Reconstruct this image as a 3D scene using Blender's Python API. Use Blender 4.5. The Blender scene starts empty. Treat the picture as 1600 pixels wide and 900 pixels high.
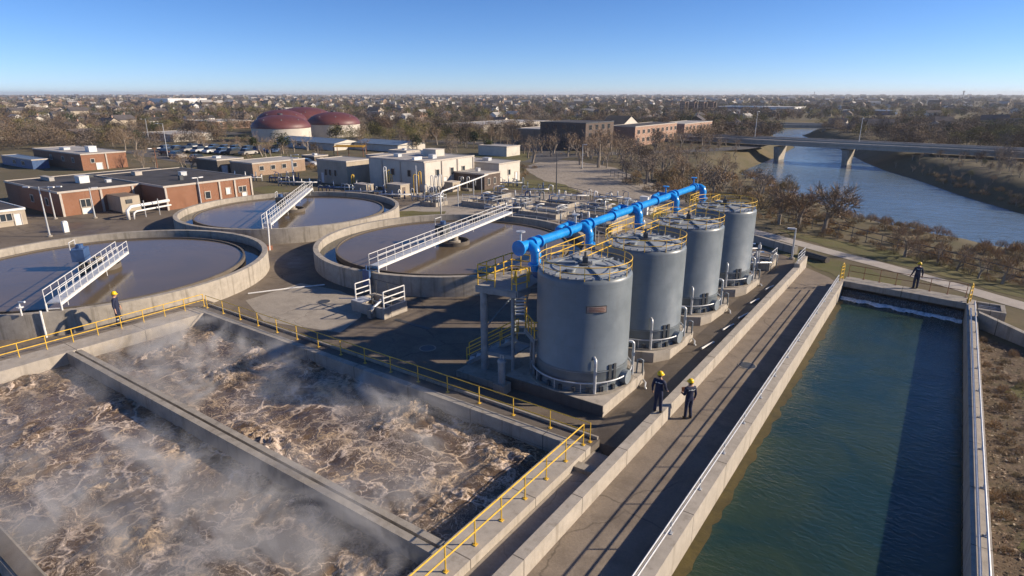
import bpy, bmesh, math, random
import numpy as np
from mathutils import Vector, Matrix, noise
R = math.radians
SC = bpy.context.scene
COL = SC.collection
rnd = random.Random(7)

# ------------------------------------------------------------------ mesh builder
def wloc(o):
    v = Vector((0, 0, 0))
    while o is not None:
        v = v + o.location; o = o.parent
    return v

class MB:
    def __init__(s): s.v = []; s.f = []; s.m = []; s.k = 0
    def add(s, vs, fs):
        b = len(s.v); s.v += [tuple(p) for p in vs]
        s.f += [tuple(b + i for i in q) for q in fs]; s.m += [s.k] * len(fs); return s
    def box(s, x0, x1, y0, y1, z0, z1):
        return s.add([(x0,y0,z0),(x1,y0,z0),(x1,y1,z0),(x0,y1,z0),(x0,y0,z1),(x1,y0,z1),(x1,y1,z1),(x0,y1,z1)],
                     [(0,3,2,1),(4,5,6,7),(0,1,5,4),(1,2,6,5),(2,3,7,6),(3,0,4,7)])
    def cbox(s, c, d): return s.box(c[0]-d[0]/2,c[0]+d[0]/2,c[1]-d[1]/2,c[1]+d[1]/2,c[2]-d[2]/2,c[2]+d[2]/2)
    def bar(s, a, b, w, h, up=(0,0,1)):
        a, b = Vector(a), Vector(b); d = (b-a).normalized(); u = Vector(up)
        if abs(d.dot(u)) > .97: u = Vector((1,0,0))
        x = d.cross(u).normalized(); y = x.cross(d)
        vs = [p + x*sx*w/2 + y*sy*h/2 for p in (a,b) for sx,sy in ((-1,-1),(1,-1),(1,1),(-1,1))]
        return s.add(vs, [(0,3,2,1),(4,5,6,7),(0,1,5,4),(1,2,6,5),(2,3,7,6),(3,0,4,7)])
    def tube(s, pts, r, n=8, closed=False, cap=True):
        pts = [Vector(p) for p in pts]; N = len(pts)
        rs = r if isinstance(r, (list, tuple)) else [r]*N
        b = len(s.v); ref = None; fs = []
        for i, p in enumerate(pts):
            if closed: d = pts[(i+1) % N] - pts[i-1]
            else: d = pts[min(i+1, N-1)] - pts[max(i-1, 0)]
            d = d.normalized() if d.length > 1e-9 else Vector((0,0,1))
            if ref is None:
                ref = Vector((0,0,1)) if abs(d.z) < .9 else Vector((1,0,0))
            x = ref - d*ref.dot(d)
            if x.length < 1e-4: x = d.orthogonal()
            x.normalize(); ref = x; y = d.cross(x)
            for k in range(n):
                a = 2*math.pi*k/n; s.v.append(tuple(p + x*(rs[i]*math.cos(a)) + y*(rs[i]*math.sin(a))))
        M = N if closed else N-1
        for i in range(M):
            j = (i+1) % N
            for k in range(n):
                l = (k+1) % n; fs.append((b+i*n+k, b+i*n+l, b+j*n+l, b+j*n+k))
        if cap and not closed:
            fs.append(tuple(b+k for k in reversed(range(n)))); fs.append(tuple(b+(N-1)*n+k for k in range(n)))
        s.f += fs; s.m += [s.k]*len(fs); return s
    def lathe(s, prof, c=(0,0,0), n=48, a0=0, a1=2*math.pi):
        full = abs(a1-a0-2*math.pi) < 1e-6; cols = n if full else n+1
        vs = [(c[0]+r*math.cos(a0+(a1-a0)*k/n), c[1]+r*math.sin(a0+(a1-a0)*k/n), c[2]+z) for r, z in prof for k in range(cols)]
        fs = []
        for i in range(len(prof)-1):
            for k in range(n):
                l = (k+1) % cols; fs.append((i*cols+k, i*cols+l, (i+1)*cols+l, (i+1)*cols+k))
        return s.add(vs, fs)
    def disc(s, c, r, n=48): return s.add([(c[0]+r*math.cos(2*math.pi*k/n), c[1]+r*math.sin(2*math.pi*k/n), c[2]) for k in range(n)], [tuple(range(n))])
    def cyl(s, a, b, r, n=12): return s.tube([a, b], r, n)
    def prism(s, poly, z0, z1):
        n = len(poly)
        ar = sum(poly[i][0]*poly[(i+1)%n][1]-poly[(i+1)%n][0]*poly[i][1] for i in range(n))
        if ar < 0: poly = poly[::-1]
        vs = [(x,y,z0) for x,y in poly]+[(x,y,z1) for x,y in poly]
        return s.add(vs, [tuple(range(n-1,-1,-1)), tuple(range(n,2*n))]+[(i,(i+1)%n,n+(i+1)%n,n+i) for i in range(n)])
    def blade(s, a, b, w, rg):
        a, b = Vector(a), Vector(b); d = b-a
        x = d.cross(Vector((rg.uniform(-1,1), rg.uniform(-1,1), rg.uniform(-1,1))))
        if x.length < 1e-6: return s
        x = x.normalized()*w/2
        return s.add([a-x, a+x, b+x*.4, b-x*.4], [(0,1,2,3)])
    def mesh(s, name, mats, off=Vector((0,0,0)), smooth=False):
        me = bpy.data.meshes.new(name)
        me.from_pydata([(x-off[0], y-off[1], z-off[2]) for x,y,z in s.v], [], s.f)
        for m in (mats if isinstance(mats, (list, tuple)) else [mats]): me.materials.append(m)
        if any(s.m): me.polygons.foreach_set('material_index', s.m)
        if smooth: me.polygons.foreach_set('use_smooth', [True]*len(s.f)); 
        me.update(); return me
    def build(s, name, mats, parent=None, smooth=False, origin=None, sharp=None):
        off = wloc(parent) if parent is not None else Vector(origin or (0,0,0))
        me = s.mesh(name, mats, off, smooth)
        if smooth and sharp is not None:
            try: me.set_sharp_from_angle(angle=R(sharp))
            except Exception: pass
        o = bpy.data.objects.new(name, me); COL.objects.link(o)
        if parent is not None: o.parent = parent
        else: o.location = off
        return o

def tag(o, label=None, cat=None, group=None, kind=None):
    if label: o['label'] = label
    if cat: o['category'] = cat
    if group: o['group'] = group
    if kind: o['kind'] = kind
    return o
def thing(name, label, cat, loc=(0,0,0), group=None):
    o = bpy.data.objects.new(name, None); COL.objects.link(o); o.location = loc
    o.empty_display_size = .3
    return tag(o, label, cat, group)
def struct(o): o['kind'] = 'structure'; return o
KIDS = {}
def dup(o, loc=None, rz=None, label=None, group=None, scale=None):
    ch = {}
    def cp(a, par):
        c = a.copy(); COL.objects.link(c); c.parent = par
        for k in list(a.children): cp(k, c)
        return c
    c = cp(o, None)
    if loc is not None: c.location = loc
    if rz is not None: c.rotation_euler = (0,0,rz)
    if scale is not None: c.scale = scale if isinstance(scale, (tuple, list)) else (scale,)*3
    if label: c['label'] = label
    if group: c['group'] = group
    return c
def inst(o, parent, loc):                      # another copy of a repeated part under its thing
    c = o.copy(); COL.objects.link(c); c.parent = parent; c.location = Vector(loc) - wloc(parent); return c

# ------------------------------------------------------------------ materials
class NT:
    def __init__(s, name):
        s.m = bpy.data.materials.new(name); s.m.use_nodes = True; s.t = s.m.node_tree
        s.b = s.t.nodes['Principled BSDF']; s.out = s.t.nodes['Material Output']
    def n(s, typ, ins=None, **kw):
        nd = s.t.nodes.new(typ)
        for k, v in kw.items(): setattr(nd, k, v)
        for k, v in (ins or {}).items(): s.put(nd.inputs[k], v)
        return nd
    def put(s, sock, v):
        if hasattr(v, 'outputs'): v = v.outputs[0]
        if hasattr(v, 'node'): s.t.links.new(v, sock)
        else: sock.default_value = v
    def pos(s, sc=(1,1,1)):
        tc = s.n('ShaderNodeTexCoord')
        if sc == (1,1,1): return tc.outputs['Object']
        return s.n('ShaderNodeMapping', {'Vector': tc.outputs['Object'], 'Scale': sc}).outputs[0]
    def noise(s, scale, detail=5, rough=.6, vec=None, dist=0.):
        return s.n('ShaderNodeTexNoise', {'Vector': vec if vec is not None else s.pos(), 'Scale': scale, 'Detail': detail, 'Roughness': rough, 'Distortion': dist}).outputs[0]
    def ramp(s, fac, stops):
        nd = s.n('ShaderNodeValToRGB', {'Fac': fac}); el = nd.color_ramp.elements
        while len(el) < len(stops): el.new(.5)
        for e, (p, c) in zip(el, stops):
            e.position = p; e.color = tuple(c)+(1,) if len(c) == 3 else c
        return nd.outputs[0]
    def rampf(s, fac, a, b, lo=0., hi=1.):
        return s.n('ShaderNodeMapRange', {'Value': fac, 'From Min': a, 'From Max': b, 'To Min': lo, 'To Max': hi}).outputs[0]
    def math(s, op, a, b=0.): 
        nd = s.n('ShaderNodeMath', operation=op); s.put(nd.inputs[0], a); s.put(nd.inputs[1], b); return nd.outputs[0]
    def mix(s, fac, a, b, mode='MIX'):
        nd = s.n('ShaderNodeMix', data_type='RGBA', blend_type=mode)
        s.put(nd.inputs[0], fac); 
        for i, v in ((6, a), (7, b)):
            s.put(nd.inputs[i], tuple(v)+(1,) if isinstance(v, tuple) and len(v) == 3 else v)
        return nd.outputs[2]
    def bump(s, h, strength=.3, dist=.02, normal=None):
        ins = {'Height': h, 'Strength': strength, 'Distance': dist}
        if normal is not None: ins['Normal'] = normal
        return s.n('ShaderNodeBump', ins).outputs[0]
    def fin(s, color=None, rough=None, metal=None, normal=None, spec=None, **kw):
        for k, v in (('Base Color', color), ('Roughness', rough), ('Metallic', metal), ('Normal', normal), ('Specular IOR Level', spec)):
            if v is None: continue
            s.put(s.b.inputs[k], tuple(v)+(1,) if isinstance(v, tuple) and len(v) == 3 else v)
        return s.m
    def rand(s): return s.n('ShaderNodeObjectInfo').outputs['Random']

def paint(name, c, rough=.45, var=.18, metal=0., scale=3., bump=.05, dirt=None):
    t = NT(name); n1 = t.noise(scale, 6, .65); n2 = t.noise(scale*14, 3)
    col = t.mix(t.rampf(n1, .35, .7), tuple(x*(1-var) for x in c), tuple(min(1, x*(1+var)) for x in c))
    if dirt:
        st = t.noise(2.2, 5, .7, t.pos((2.2, 2.2, .22)))
        col = t.mix(t.rampf(st, .56, .74, 0, .7), col, dirt)
    return t.fin(col, t.rampf(n2, .3, .7, rough*.8, min(1, rough*1.25)), metal, t.bump(n2, bump, .01))

def concrete(name, c, dark=.55, stain=(.12,.10,.075), stain_amt=.75, joints=None, crack=0., warm=None):
    t = NT(name); big = t.noise(.35, 5, .6); mid = t.noise(2.3, 6, .7); fine = t.noise(26, 4, .7)
    col = t.mix(t.rampf(mid, .3, .72), tuple(x*dark for x in c), c)
    col = t.mix(t.rampf(big, .42, .66, 0, .45), col, warm or tuple(x*.7 for x in c))
    st = t.noise(1.5, 6, .72, t.pos((1.7, 1.7, .12)))
    col = t.mix(t.rampf(st, .52, .72, 0, stain_amt), col, stain)
    col = t.mix(t.rampf(fine, .3, .75, 0, .25), col, tuple(x*.45 for x in c))
    h = t.math('ADD', t.math('MULTIPLY', mid, .6), fine)
    if joints:
        ax, L = joints
        sp = t.n('ShaderNodeSeparateXYZ', {'Vector': t.pos()})
        u = t.math('FRACT', t.math('DIVIDE', sp.outputs[ax], L))
        j = t.math('LESS_THAN', u, .035/L)
        col = t.mix(t.math('MULTIPLY', j, .8), col, (.05,.045,.04))
    return t.fin(col, .88, 0., t.bump(h, .35, .02), .3)

def ground_mat(name, c1, c2, c3, s1=.09, s2=.7, s3=9., rough=.95, crack=None, wet=0., bump=.5, gravel=0.):
    t = NT(name); a = t.noise(s1, 6, .62, dist=.6); b = t.noise(s2, 6, .7, dist=.3); f = t.noise(s3, 5, .75)
    col = t.mix(t.rampf(a, .36, .64), c1, c2)
    col = t.mix(t.rampf(b, .45, .7, 0, .8), col, c3)
    col = t.mix(t.rampf(f, .35, .8, 0, .5), col, tuple(x*.45 for x in c1))
    h = f
    if gravel:
        v = t.n('ShaderNodeTexVoronoi', {'Vector': t.pos(), 'Scale': gravel})
        col = t.mix(t.rampf(v.outputs['Color'], .2, .9, 0, .4), col, tuple(min(1, x*1.7) for x in c2))
    if crack:
        wv = t.n('ShaderNodeVectorMath', {0: t.pos(), 1: t.n('ShaderNodeVectorMath', {0: t.n('ShaderNodeTexNoise', {'Vector': t.pos(), 'Scale': 1.1, 'Detail': 5.}).outputs['Color'], 3: .8}, operation='SCALE').outputs[0]}, operation='ADD').outputs[0]
        v = t.n('ShaderNodeTexVoronoi', {'Vector': wv, 'Scale': crack}, feature='DISTANCE_TO_EDGE').outputs['Distance']
        cr = t.math('MULTIPLY', t.rampf(v, .0, .012, 1, 0), t.rampf(t.noise(.23, 3), .46, .56))
        col = t.mix(t.math('MULTIPLY', cr, .5), col, (.02,.018,.015))
        seam = t.noise(.9, 4, .7, t.pos((.12, 1.6, 1)))
        col = t.mix(t.rampf(seam, .6, .72, 0, .45), col, tuple(x*.55 for x in c1))
    r = rough
    if wet:
        w = t.noise(.16, 5, .6)
        wm = t.rampf(w, .53, .63)
        col = t.mix(t.math('MULTIPLY', wm, .55), col, tuple(x*.42 for x in c1))
        r = t.rampf(wm, 0, 1, rough, wet)
    return t.fin(col, r, 0., t.bump(h, bump, .03), .3)

M = {}
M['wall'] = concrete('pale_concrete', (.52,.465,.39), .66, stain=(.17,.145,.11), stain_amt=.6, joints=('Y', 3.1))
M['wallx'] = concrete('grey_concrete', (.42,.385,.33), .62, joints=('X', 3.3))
M['conc'] = concrete('worn_concrete', (.42,.375,.31), .62)
M['clar'] = concrete('clarifier_concrete', (.48,.43,.36), .6, stain=(.10,.085,.06), stain_amt=.85)
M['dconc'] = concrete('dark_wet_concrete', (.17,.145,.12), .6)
M['yard'] = ground_mat('yard_paving', (.16,.13,.098), (.235,.192,.145), (.11,.088,.067), .12, .8, 11, .9, crack=.22, wet=.4, bump=.35)
M['walk'] = ground_mat('walkway_paving', (.225,.185,.145), (.29,.24,.185), (.15,.122,.095), .3, .9, 13, .9, crack=.25, bump=.35)
M['slab'] = ground_mat('slab_paving', (.34,.30,.245), (.42,.37,.30), (.27,.235,.19), .3, 1.2, 12, .9, crack=.45, bump=.3)
M['gravel'] = ground_mat('gravel_road', (.24,.205,.16), (.32,.275,.22), (.175,.148,.115), .12, .9, 14, .95, bump=.5, gravel=5.)
M['path'] = ground_mat('path_paving', (.44,.39,.33), (.52,.47,.40), (.34,.30,.25), .2, .8, 12, .9, bump=.3)
M['road'] = ground_mat('asphalt', (.10,.095,.09), (.15,.14,.13), (.075,.07,.066), .1, .6, 12, .85, bump=.3)
M['land'] = ground_mat('dry_land', (.115,.095,.05), (.165,.13,.075), (.085,.085,.035), .035, .25, 3., .97, bump=.7)
M['grass'] = ground_mat('short_grass', (.105,.108,.034), (.165,.145,.055), (.155,.12,.062), .16, .9, 10, .97, bump=.8)
M['litter'] = ground_mat('leaf_litter', (.095,.066,.041), (.15,.108,.070), (.06,.062,.024), .5, 1.3, 11, .97, bump=1., gravel=9.)
def tank_mat():
    t = NT('tank_paint'); tc = t.n('ShaderNodeTexCoord'); sp = t.n('ShaderNodeSeparateXYZ', {'Vector': tc.outputs['Object']})
    an = t.math('ARCTAN2', sp.outputs[1], sp.outputs[0]); rn = t.rand()
    cv = t.n('ShaderNodeCombineXYZ', {0: an, 1: sp.outputs[2], 2: t.math('MULTIPLY', rn, 9.)})
    c = (.155,.180,.196); n1 = t.noise(1.3, 6, .65, t.n('ShaderNodeVectorMath', {0: t.pos(), 1: t.n('ShaderNodeCombineXYZ', {2: t.math('MULTIPLY', rn, 20.)})}, operation='ADD').outputs[0])
    col = t.mix(t.rampf(n1, .35, .7), tuple(x*.88 for x in c), tuple(x*1.12 for x in c))
    st = t.noise(5., 5, .7, t.n('ShaderNodeMapping', {'Vector': cv, 'Scale': (1.6,.1,1)}).outputs[0])
    top = t.rampf(sp.outputs[2], 1.2, 5.2, .15, .75)
    col = t.mix(t.math('MULTIPLY', t.rampf(st, .56, .78, 0, .7), top), col, (.13,.125,.115))
    ru = t.noise(9., 4, .7, t.n('ShaderNodeMapping', {'Vector': cv, 'Scale': (2.,.07,1), 'Location': (3,0,0)}).outputs[0])
    col = t.mix(t.math('MULTIPLY', t.rampf(ru, .66, .74), .3), col, (.16,.09,.05))
    zr = t.math('FRACT', t.math('DIVIDE', sp.outputs[2], 1.21)); seam = t.math('LESS_THAN', zr, .012)
    row = t.math('FLOOR', t.math('DIVIDE', sp.outputs[2], 1.21)); ua = t.math('FRACT', t.math('ADD', t.math('MULTIPLY', an, .955), t.math('MULTIPLY', row, .5)))
    seam = t.math('MAXIMUM', seam, t.math('LESS_THAN', ua, .006))
    col = t.mix(t.math('MULTIPLY', seam, .35), col, (.09,.10,.105))
    return t.fin(col, t.rampf(n1, .3, .7, .3, .44), 0., t.bump(t.math('ADD', t.math('MULTIPLY', seam, -1.), t.noise(.9,2)), .12, .02))
M['tank'] = tank_mat()
M['tank_old'] = paint('tank_paint', (.19,.215,.228), .34, .10, 0., .9, .04, dirt=(.125,.135,.138))
M['tankroof'] = paint('roof_paint', (.30,.325,.335), .45, .14, 0., 1.4, .05, dirt=(.24,.24,.23))
M['steel'] = paint('grey_steel', (.22,.25,.27), .45, .2)
M['dsteel'] = paint('dark_steel', (.06,.065,.07), .5, .25)
M['galv'] = paint('galvanised', (.55,.56,.56), .42, .15, .35, 5.)
M['white'] = paint('white_paint', (.72,.71,.68), .45, .12)
M['yellow'] = paint('yellow_paint', (.74,.46,.05), .5, .22, 0., 5.)
M['helmet'] = paint('helmet_yellow', (.85,.55,.0), .3, .03)
M['blue'] = paint('blue_pipe_paint', (.014,.26,.68), .24, .2, 0., 2.2, .05, dirt=(.05,.15,.33))
M['blue2'] = paint('dark_blue_paint', (.05,.10,.22), .4, .2)
M['roofdark'] = paint('tar_roof', (.055,.05,.047), .85, .35, 0., .5)
M['rooflight'] = paint('grey_roof', (.36,.34,.31), .8, .2, 0., .4)
M['roofblue'] = paint('blue_metal_roof', (.12,.17,.24), .5, .2, 0., .5)
M['cream'] = paint('cream_wall', (.56,.52,.45), .8, .1, 0., .6, dirt=(.42,.37,.30))
M['tan'] = paint('tan_wall', (.40,.34,.26), .85, .14, 0., .7, dirt=(.26,.22,.17))
M['brown'] = paint('brown_wall', (.17,.13,.10), .85, .2, 0., .8)
M['trim'] = paint('trim', (.46,.41,.35), .6, .1)
M['rust'] = paint('rust', (.22,.09,.05), .8, .3)
M['skin'] = paint('skin', (.45,.26,.18), .55, .05)
M['navy'] = paint('navy_coverall', (.012,.018,.05), .8, .25, 0., 6.)
M['boot'] = paint('boot', (.02,.017,.015), .6, .1)
M['reflect'] = paint('pale_patch', (.55,.56,.52), .5, .1)
M['hair'] = paint('hair', (.03,.02,.015), .7, .1)
M['dome'] = paint('maroon_dome', (.125,.04,.038), .5, .18, 0., .25, dirt=(.13,.035,.04))
M['domewall'] = paint('dome_wall', (.55,.50,.43), .75, .12, 0., .35, dirt=(.36,.32,.27))
M['asph'] = M['road']

def glass_mat():
    t = NT('window_glass'); return t.fin((.03,.04,.05), .08, 0., None, .6)
M['glass'] = glass_mat()
def brick_mat(name, c1, c2, mortar):
    t = NT(name); tc = t.n('ShaderNodeTexCoord'); sp = t.n('ShaderNodeSeparateXYZ', {'Vector': tc.outputs['Object']})
    u = t.math('ADD', sp.outputs[0], sp.outputs[1]); cv = t.n('ShaderNodeCombineXYZ', {0: u, 1: sp.outputs[2]})
    b = t.n('ShaderNodeTexBrick', {'Vector': cv, 'Color1': c1+(1,), 'Color2': c2+(1,), 'Mortar': mortar+(1,), 'Scale': 4.5, 'Mortar Size': .012, 'Brick Width': .5, 'Row Height': .17})
    col = t.mix(t.rampf(t.noise(.7, 5, .7), .4, .7, 0, .5), b.outputs[0], tuple(x*.62 for x in c1))
    col = t.mix(t.rampf(t.noise(1.2, 5, .7, t.pos((2,2,.2))), .55, .75, 0, .5), col, tuple(x*.5 for x in c2))
    return t.fin(col, .9, 0., t.bump(b.outputs[1], .3, .01))
M['brick'] = brick_mat('red_brick', (.29,.125,.062), (.24,.098,.05), (.29,.21,.16))
M['brickdark'] = brick_mat('dark_brick', (.12,.085,.068), (.09,.065,.055), (.14,.12,.1))
M['bricktan'] = brick_mat('tan_brick', (.34,.23,.15), (.29,.19,.125), (.38,.31,.25))
M['brickpink'] = brick_mat('pale_red_brick', (.37,.225,.16), (.32,.19,.135), (.42,.34,.28))

def water_mat(name, c1, c2, rough, ws, stretch, bstr, scale=.3, dist=.05, spec=.5):
    t = NT(name); a = t.noise(scale, 5, .65, dist=1.); 
    col = t.mix(t.rampf(a, .38, .64), c1, c2)
    w1 = t.noise(ws, 3, .55, t.pos(stretch), dist=.5); w2 = t.noise(ws*3.7, 3, .6, t.pos(stretch), dist=.4)
    calm = t.rampf(t.noise(scale*.7, 3, .6), .35, .65, .35, 1.)
    h = t.math('MULTIPLY', t.math('ADD', w1, t.math('MULTIPLY', w2, .4)), calm)
    t.put(t.b.inputs['IOR'], 1.333)
    return t.fin(col, rough, 0., t.bump(h, bstr, dist), spec)
M['chan'] = water_mat('channel_water', (.014,.037,.034), (.030,.050,.028), .07, 2.6, (1.,2.1,1), .5, .28, .09)
M['river'] = water_mat('river_water', (.125,.185,.245), (.15,.21,.265), .10, .5, (.5,1.4,1), .55, .03, .5)
M['clarw'] = water_mat('clarifier_water', (.125,.098,.066), (.155,.115,.072), .14, 3., (1,1,1), .12, .12, .03, .28)
M['troughw'] = water_mat('trough_water', (.02,.024,.026), (.035,.035,.032), .06, 3., (1,1,1), .15, .3, .03)
def fall_mat():
    t = NT('falling_water'); a = t.noise(3., 5, .7, t.pos((5.5,5.5,.18)))
    col = t.mix(t.rampf(a, .5, .75), (.015,.024,.026), (.24,.29,.32))
    return t.fin(col, .25, 0., t.bump(a, .6, .05))
M['fall'] = fall_mat()
def foamline_mat():
    t = NT('white_foam'); a = t.noise(4., 6, .75)
    return t.fin(t.mix(t.rampf(a, .35, .6), (.25,.36,.42), (.78,.82,.84)), .7, 0., t.bump(a, .6, .05))
M['foam'] = foamline_mat()
def sludge_mat():
    t = NT('aerated_sludge'); P = t.pos()
    def warp(sc, amt, base):
        nz = t.n('ShaderNodeTexNoise', {'Vector': P, 'Scale': sc, 'Detail': 3., 'Roughness': .55}).outputs['Color']
        d = t.n('ShaderNodeVectorMath', {0: nz, 1: (.5,.5,.5)}, operation='SUBTRACT').outputs[0]
        d = t.n('ShaderNodeVectorMath', {0: d, 3: amt}, operation='SCALE').outputs[0]
        return t.n('ShaderNodeVectorMath', {0: base, 1: d}, operation='ADD').outputs[0]
    W = warp(2.6, .55, warp(.6, 2.4, P))
    def edges(sc, wd):
        v = t.n('ShaderNodeTexVoronoi', {'Vector': W, 'Scale': sc}, feature='DISTANCE_TO_EDGE').outputs['Distance']
        return t.rampf(v, .0, wd, 1, 0)
    def ridge(sc, wd, dist):
        v = t.noise(sc, 3, .55, W, dist); return t.rampf(t.math('ABSOLUTE', t.math('SUBTRACT', v, .5)), 0, wd, 1, 0)
    big = t.noise(.30, 3, .55, dist=.5); mid = t.noise(.95, 4, .6, dist=.4)
    l1 = t.math('MULTIPLY', edges(.62, .075), t.rampf(big, .36, .54))
    l2 = t.math('MULTIPLY', edges(1.6, .085), t.rampf(mid, .42, .58))
    l3 = t.math('MULTIPLY', ridge(2.1, .022, 1.2), t.rampf(t.noise(.55, 3, .6), .40, .56))
    l4 = t.math('MULTIPLY', ridge(4.5, .03, 1.0), t.rampf(t.noise(.8, 3, .6, W), .48, .62))
    fo = t.math('MAXIMUM', t.math('MAXIMUM', l1, l2), t.math('MAXIMUM', t.math('MULTIPLY', l3, .95), t.math('MULTIPLY', l4, .8)))
    gr = t.noise(14., 4, .7)
    fo = t.math('MULTIPLY', fo, t.rampf(gr, .32, .6, .35, 1.))
    sp = t.n('ShaderNodeSeparateXYZ', {'Vector': P})
    crest = t.rampf(sp.outputs[2], .10, .24, 0, .8)
    froth = t.rampf(t.noise(7., 5, .7, W), .47, .60)
    fo = t.math('MAXIMUM', fo, t.math('MULTIPLY', crest, froth))
    film = t.math('MULTIPLY', t.rampf(t.noise(1.7, 5, .7, W, 1.), .52, .72), .30)
    base = t.mix(t.rampf(mid, .35, .7), (.062,.039,.021), (.158,.104,.058))
    base = t.mix(film, base, (.44,.31,.21))
    fc = t.mix(t.rampf(t.noise(.7, 3), .42, .66), (.74,.60,.48), (.58,.41,.23))
    col = t.mix(t.rampf(fo, .15, .8), base, fc)
    h = t.math('ADD', t.math('MULTIPLY', fo, .8), t.math('MULTIPLY', t.noise(3.2, 3, .55, W), .9))
    return t.fin(col, t.rampf(fo, .1, .6, .2, .8), 0., t.bump(h, .55, .06), .5)
M['sludge'] = sludge_mat()

def leaf_mat(name, stops, rough=.9):
    t = NT(name); r = t.rand(); n = t.noise(.9, 3)
    f = t.math('ADD', t.math('MULTIPLY', r, .75), t.math('MULTIPLY', n, .25))
    m = t.fin(t.ramp(f, stops), rough, 0., None, .15); return m
M['twig'] = leaf_mat('bare_twigs', [(0,(.20,.135,.09)),(.35,(.29,.205,.135)),(.65,(.235,.18,.13)),(1,(.33,.23,.13))])
M['bark'] = leaf_mat('bark', [(0,(.19,.155,.12)),(1,(.36,.31,.25))])
M['shrub'] = leaf_mat('dry_shrub', [(0,(.24,.15,.07)),(.4,(.31,.20,.10)),(.7,(.22,.16,.085)),(1,(.17,.155,.06))])
M['t_brown'] = leaf_mat('far_brown_crown', [(0,(.125,.09,.062)),(.5,(.175,.13,.088)),(1,(.225,.17,.11))])
M['t_grey'] = leaf_mat('far_grey_crown', [(0,(.14,.112,.09)),(1,(.22,.18,.142))])
M['t_olive'] = leaf_mat('far_olive_crown', [(0,(.115,.105,.042)),(1,(.21,.18,.07))])
M['t_green'] = leaf_mat('far_green_crown', [(0,(.025,.037,.018)),(1,(.05,.06,.026))])
M['t_rust'] = leaf_mat('far_rust_crown', [(0,(.135,.085,.055)),(1,(.195,.125,.075))])
M['drygrass'] = leaf_mat('dry_grass', [(0,(.18,.13,.07)),(.5,(.26,.19,.10)),(1,(.15,.15,.05))])
# ------------------------------------------------------------------ camera, sun, sky
cam = bpy.data.cameras.new('camera'); co = bpy.data.objects.new('camera', cam); COL.objects.link(co)
co.location = (0, 0, 12); co.rotation_euler = (R(90-17.57), 0, R(35.08))
cam.sensor_width = 36; cam.lens = 21.53; cam.clip_start = .1; cam.clip_end = 30000
SC.camera = co
SUN_AZ, SUN_EL = R(55), R(23.5)            # azimuth clockwise from +Y
sd = Vector((math.sin(SUN_AZ)*math.cos(SUN_EL), math.cos(SUN_AZ)*math.cos(SUN_EL), math.sin(SUN_EL)))
sl = bpy.data.lights.new('sun', 'SUN'); so = bpy.data.objects.new('sun', sl); COL.objects.link(so)
sl.energy = 5.0; sl.angle = R(.7); sl.color = (1., .85, .67)
so.rotation_euler = sd.to_track_quat('Z', 'Y').to_euler(); so.location = (40, 20, 40)
W = bpy.data.worlds.new('World'); SC.world = W; W.use_nodes = True
wt = W.node_tree; sky = wt.nodes.new('ShaderNodeTexSky'); sky.sky_type = 'NISHITA'; sky.sun_disc = False
sky.sun_elevation = SUN_EL; sky.sun_rotation = SUN_AZ; sky.altitude = 0; sky.air_density = .62; sky.dust_density = 0.; sky.ozone_density = 5
bg = wt.nodes['Background']; bg.inputs[1].default_value = .088
hs = wt.nodes.new('ShaderNodeHueSaturation'); hs.inputs['Saturation'].default_value = 1.10
wt.links.new(sky.outputs[0], hs.inputs['Color']); tn = wt.nodes.new('ShaderNodeMix'); tn.data_type = 'RGBA'; tn.blend_type = 'MULTIPLY'; tn.inputs[0].default_value = 1; tn.inputs[7].default_value = (1., .97, 1.08, 1)
wt.links.new(hs.outputs[0], tn.inputs[6]); wt.links.new(tn.outputs[2], bg.inputs[0])
SC.view_settings.view_transform = 'Standard'; SC.view_settings.look = 'None'; SC.view_settings.gamma = 1; SC.view_settings.use_curve_mapping = False
SC.view_settings.exposure = .6
cy = SC.cycles
cy.use_denoising = True; cy.max_bounces = 6; cy.diffuse_bounces = 3; cy.glossy_bounces = 3; cy.transmission_bounces = 3; cy.volume_bounces = 0; cy.transparent_max_bounces = 6
cy.caustics_reflective = False; cy.caustics_refractive = False; cy.use_adaptive_sampling = True; cy.adaptive_threshold = .02
cy.volume_max_steps = 256

# ------------------------------------------------------------------ terrain with the river
LB = [(120,30),(60,46),(30,58),(14,66.5),(7.2,70),(-3.2,76.6),(-8.7,85.6),(-15.5,94.9),(-25.6,111.2),(-33,122),(-34.5,138),(-35.5,165),(-38,200),(-52,240),(-66,270),(-66,300),(-30,352),(6,420),(40,520),(110,640)]
RB = [(120,78),(60,88),(30,94),(9.2,103.3),(2.3,118),(-4.5,136),(-11,150),(-16,165),(-26,200),(-38,232),(-48,262),(-44,288),(-18,330),(24,410),(62,500),(130,610)]
RIV = np.array(LB + RB[::-1], float)
def seg_dist(px, py, poly, closed=True):
    d = np.full(px.shape, 1e9); n = len(poly)
    for i in range(n if closed else n-1):
        a = poly[i]; b = poly[(i+1) % n]; ab = b-a
        t = np.clip(((px-a[0])*ab[0]+(py-a[1])*ab[1])/(ab@ab), 0, 1)
        d = np.minimum(d, np.hypot(px-a[0]-t*ab[0], py-a[1]-t*ab[1]))
    return d
def inside(px, py, poly):
    r = np.zeros(px.shape, bool); n = len(poly)
    for i in range(n):
        a = poly[i]; b = poly[(i+1) % n]
        c = ((a[1] > py) != (b[1] > py))
        with np.errstate(divide='ignore', invalid='ignore'):
            xi = (b[0]-a[0])*(py-a[1])/(b[1]-a[1]+1e-12)+a[0]
        r ^= c & (px < xi)
    return r
def river_sd(px, py):
    px = np.asarray(px, float); py = np.asarray(py, float)
    d = seg_dist(px, py, RIV); return np.where(inside(px, py, RIV), -d, d)
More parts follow.
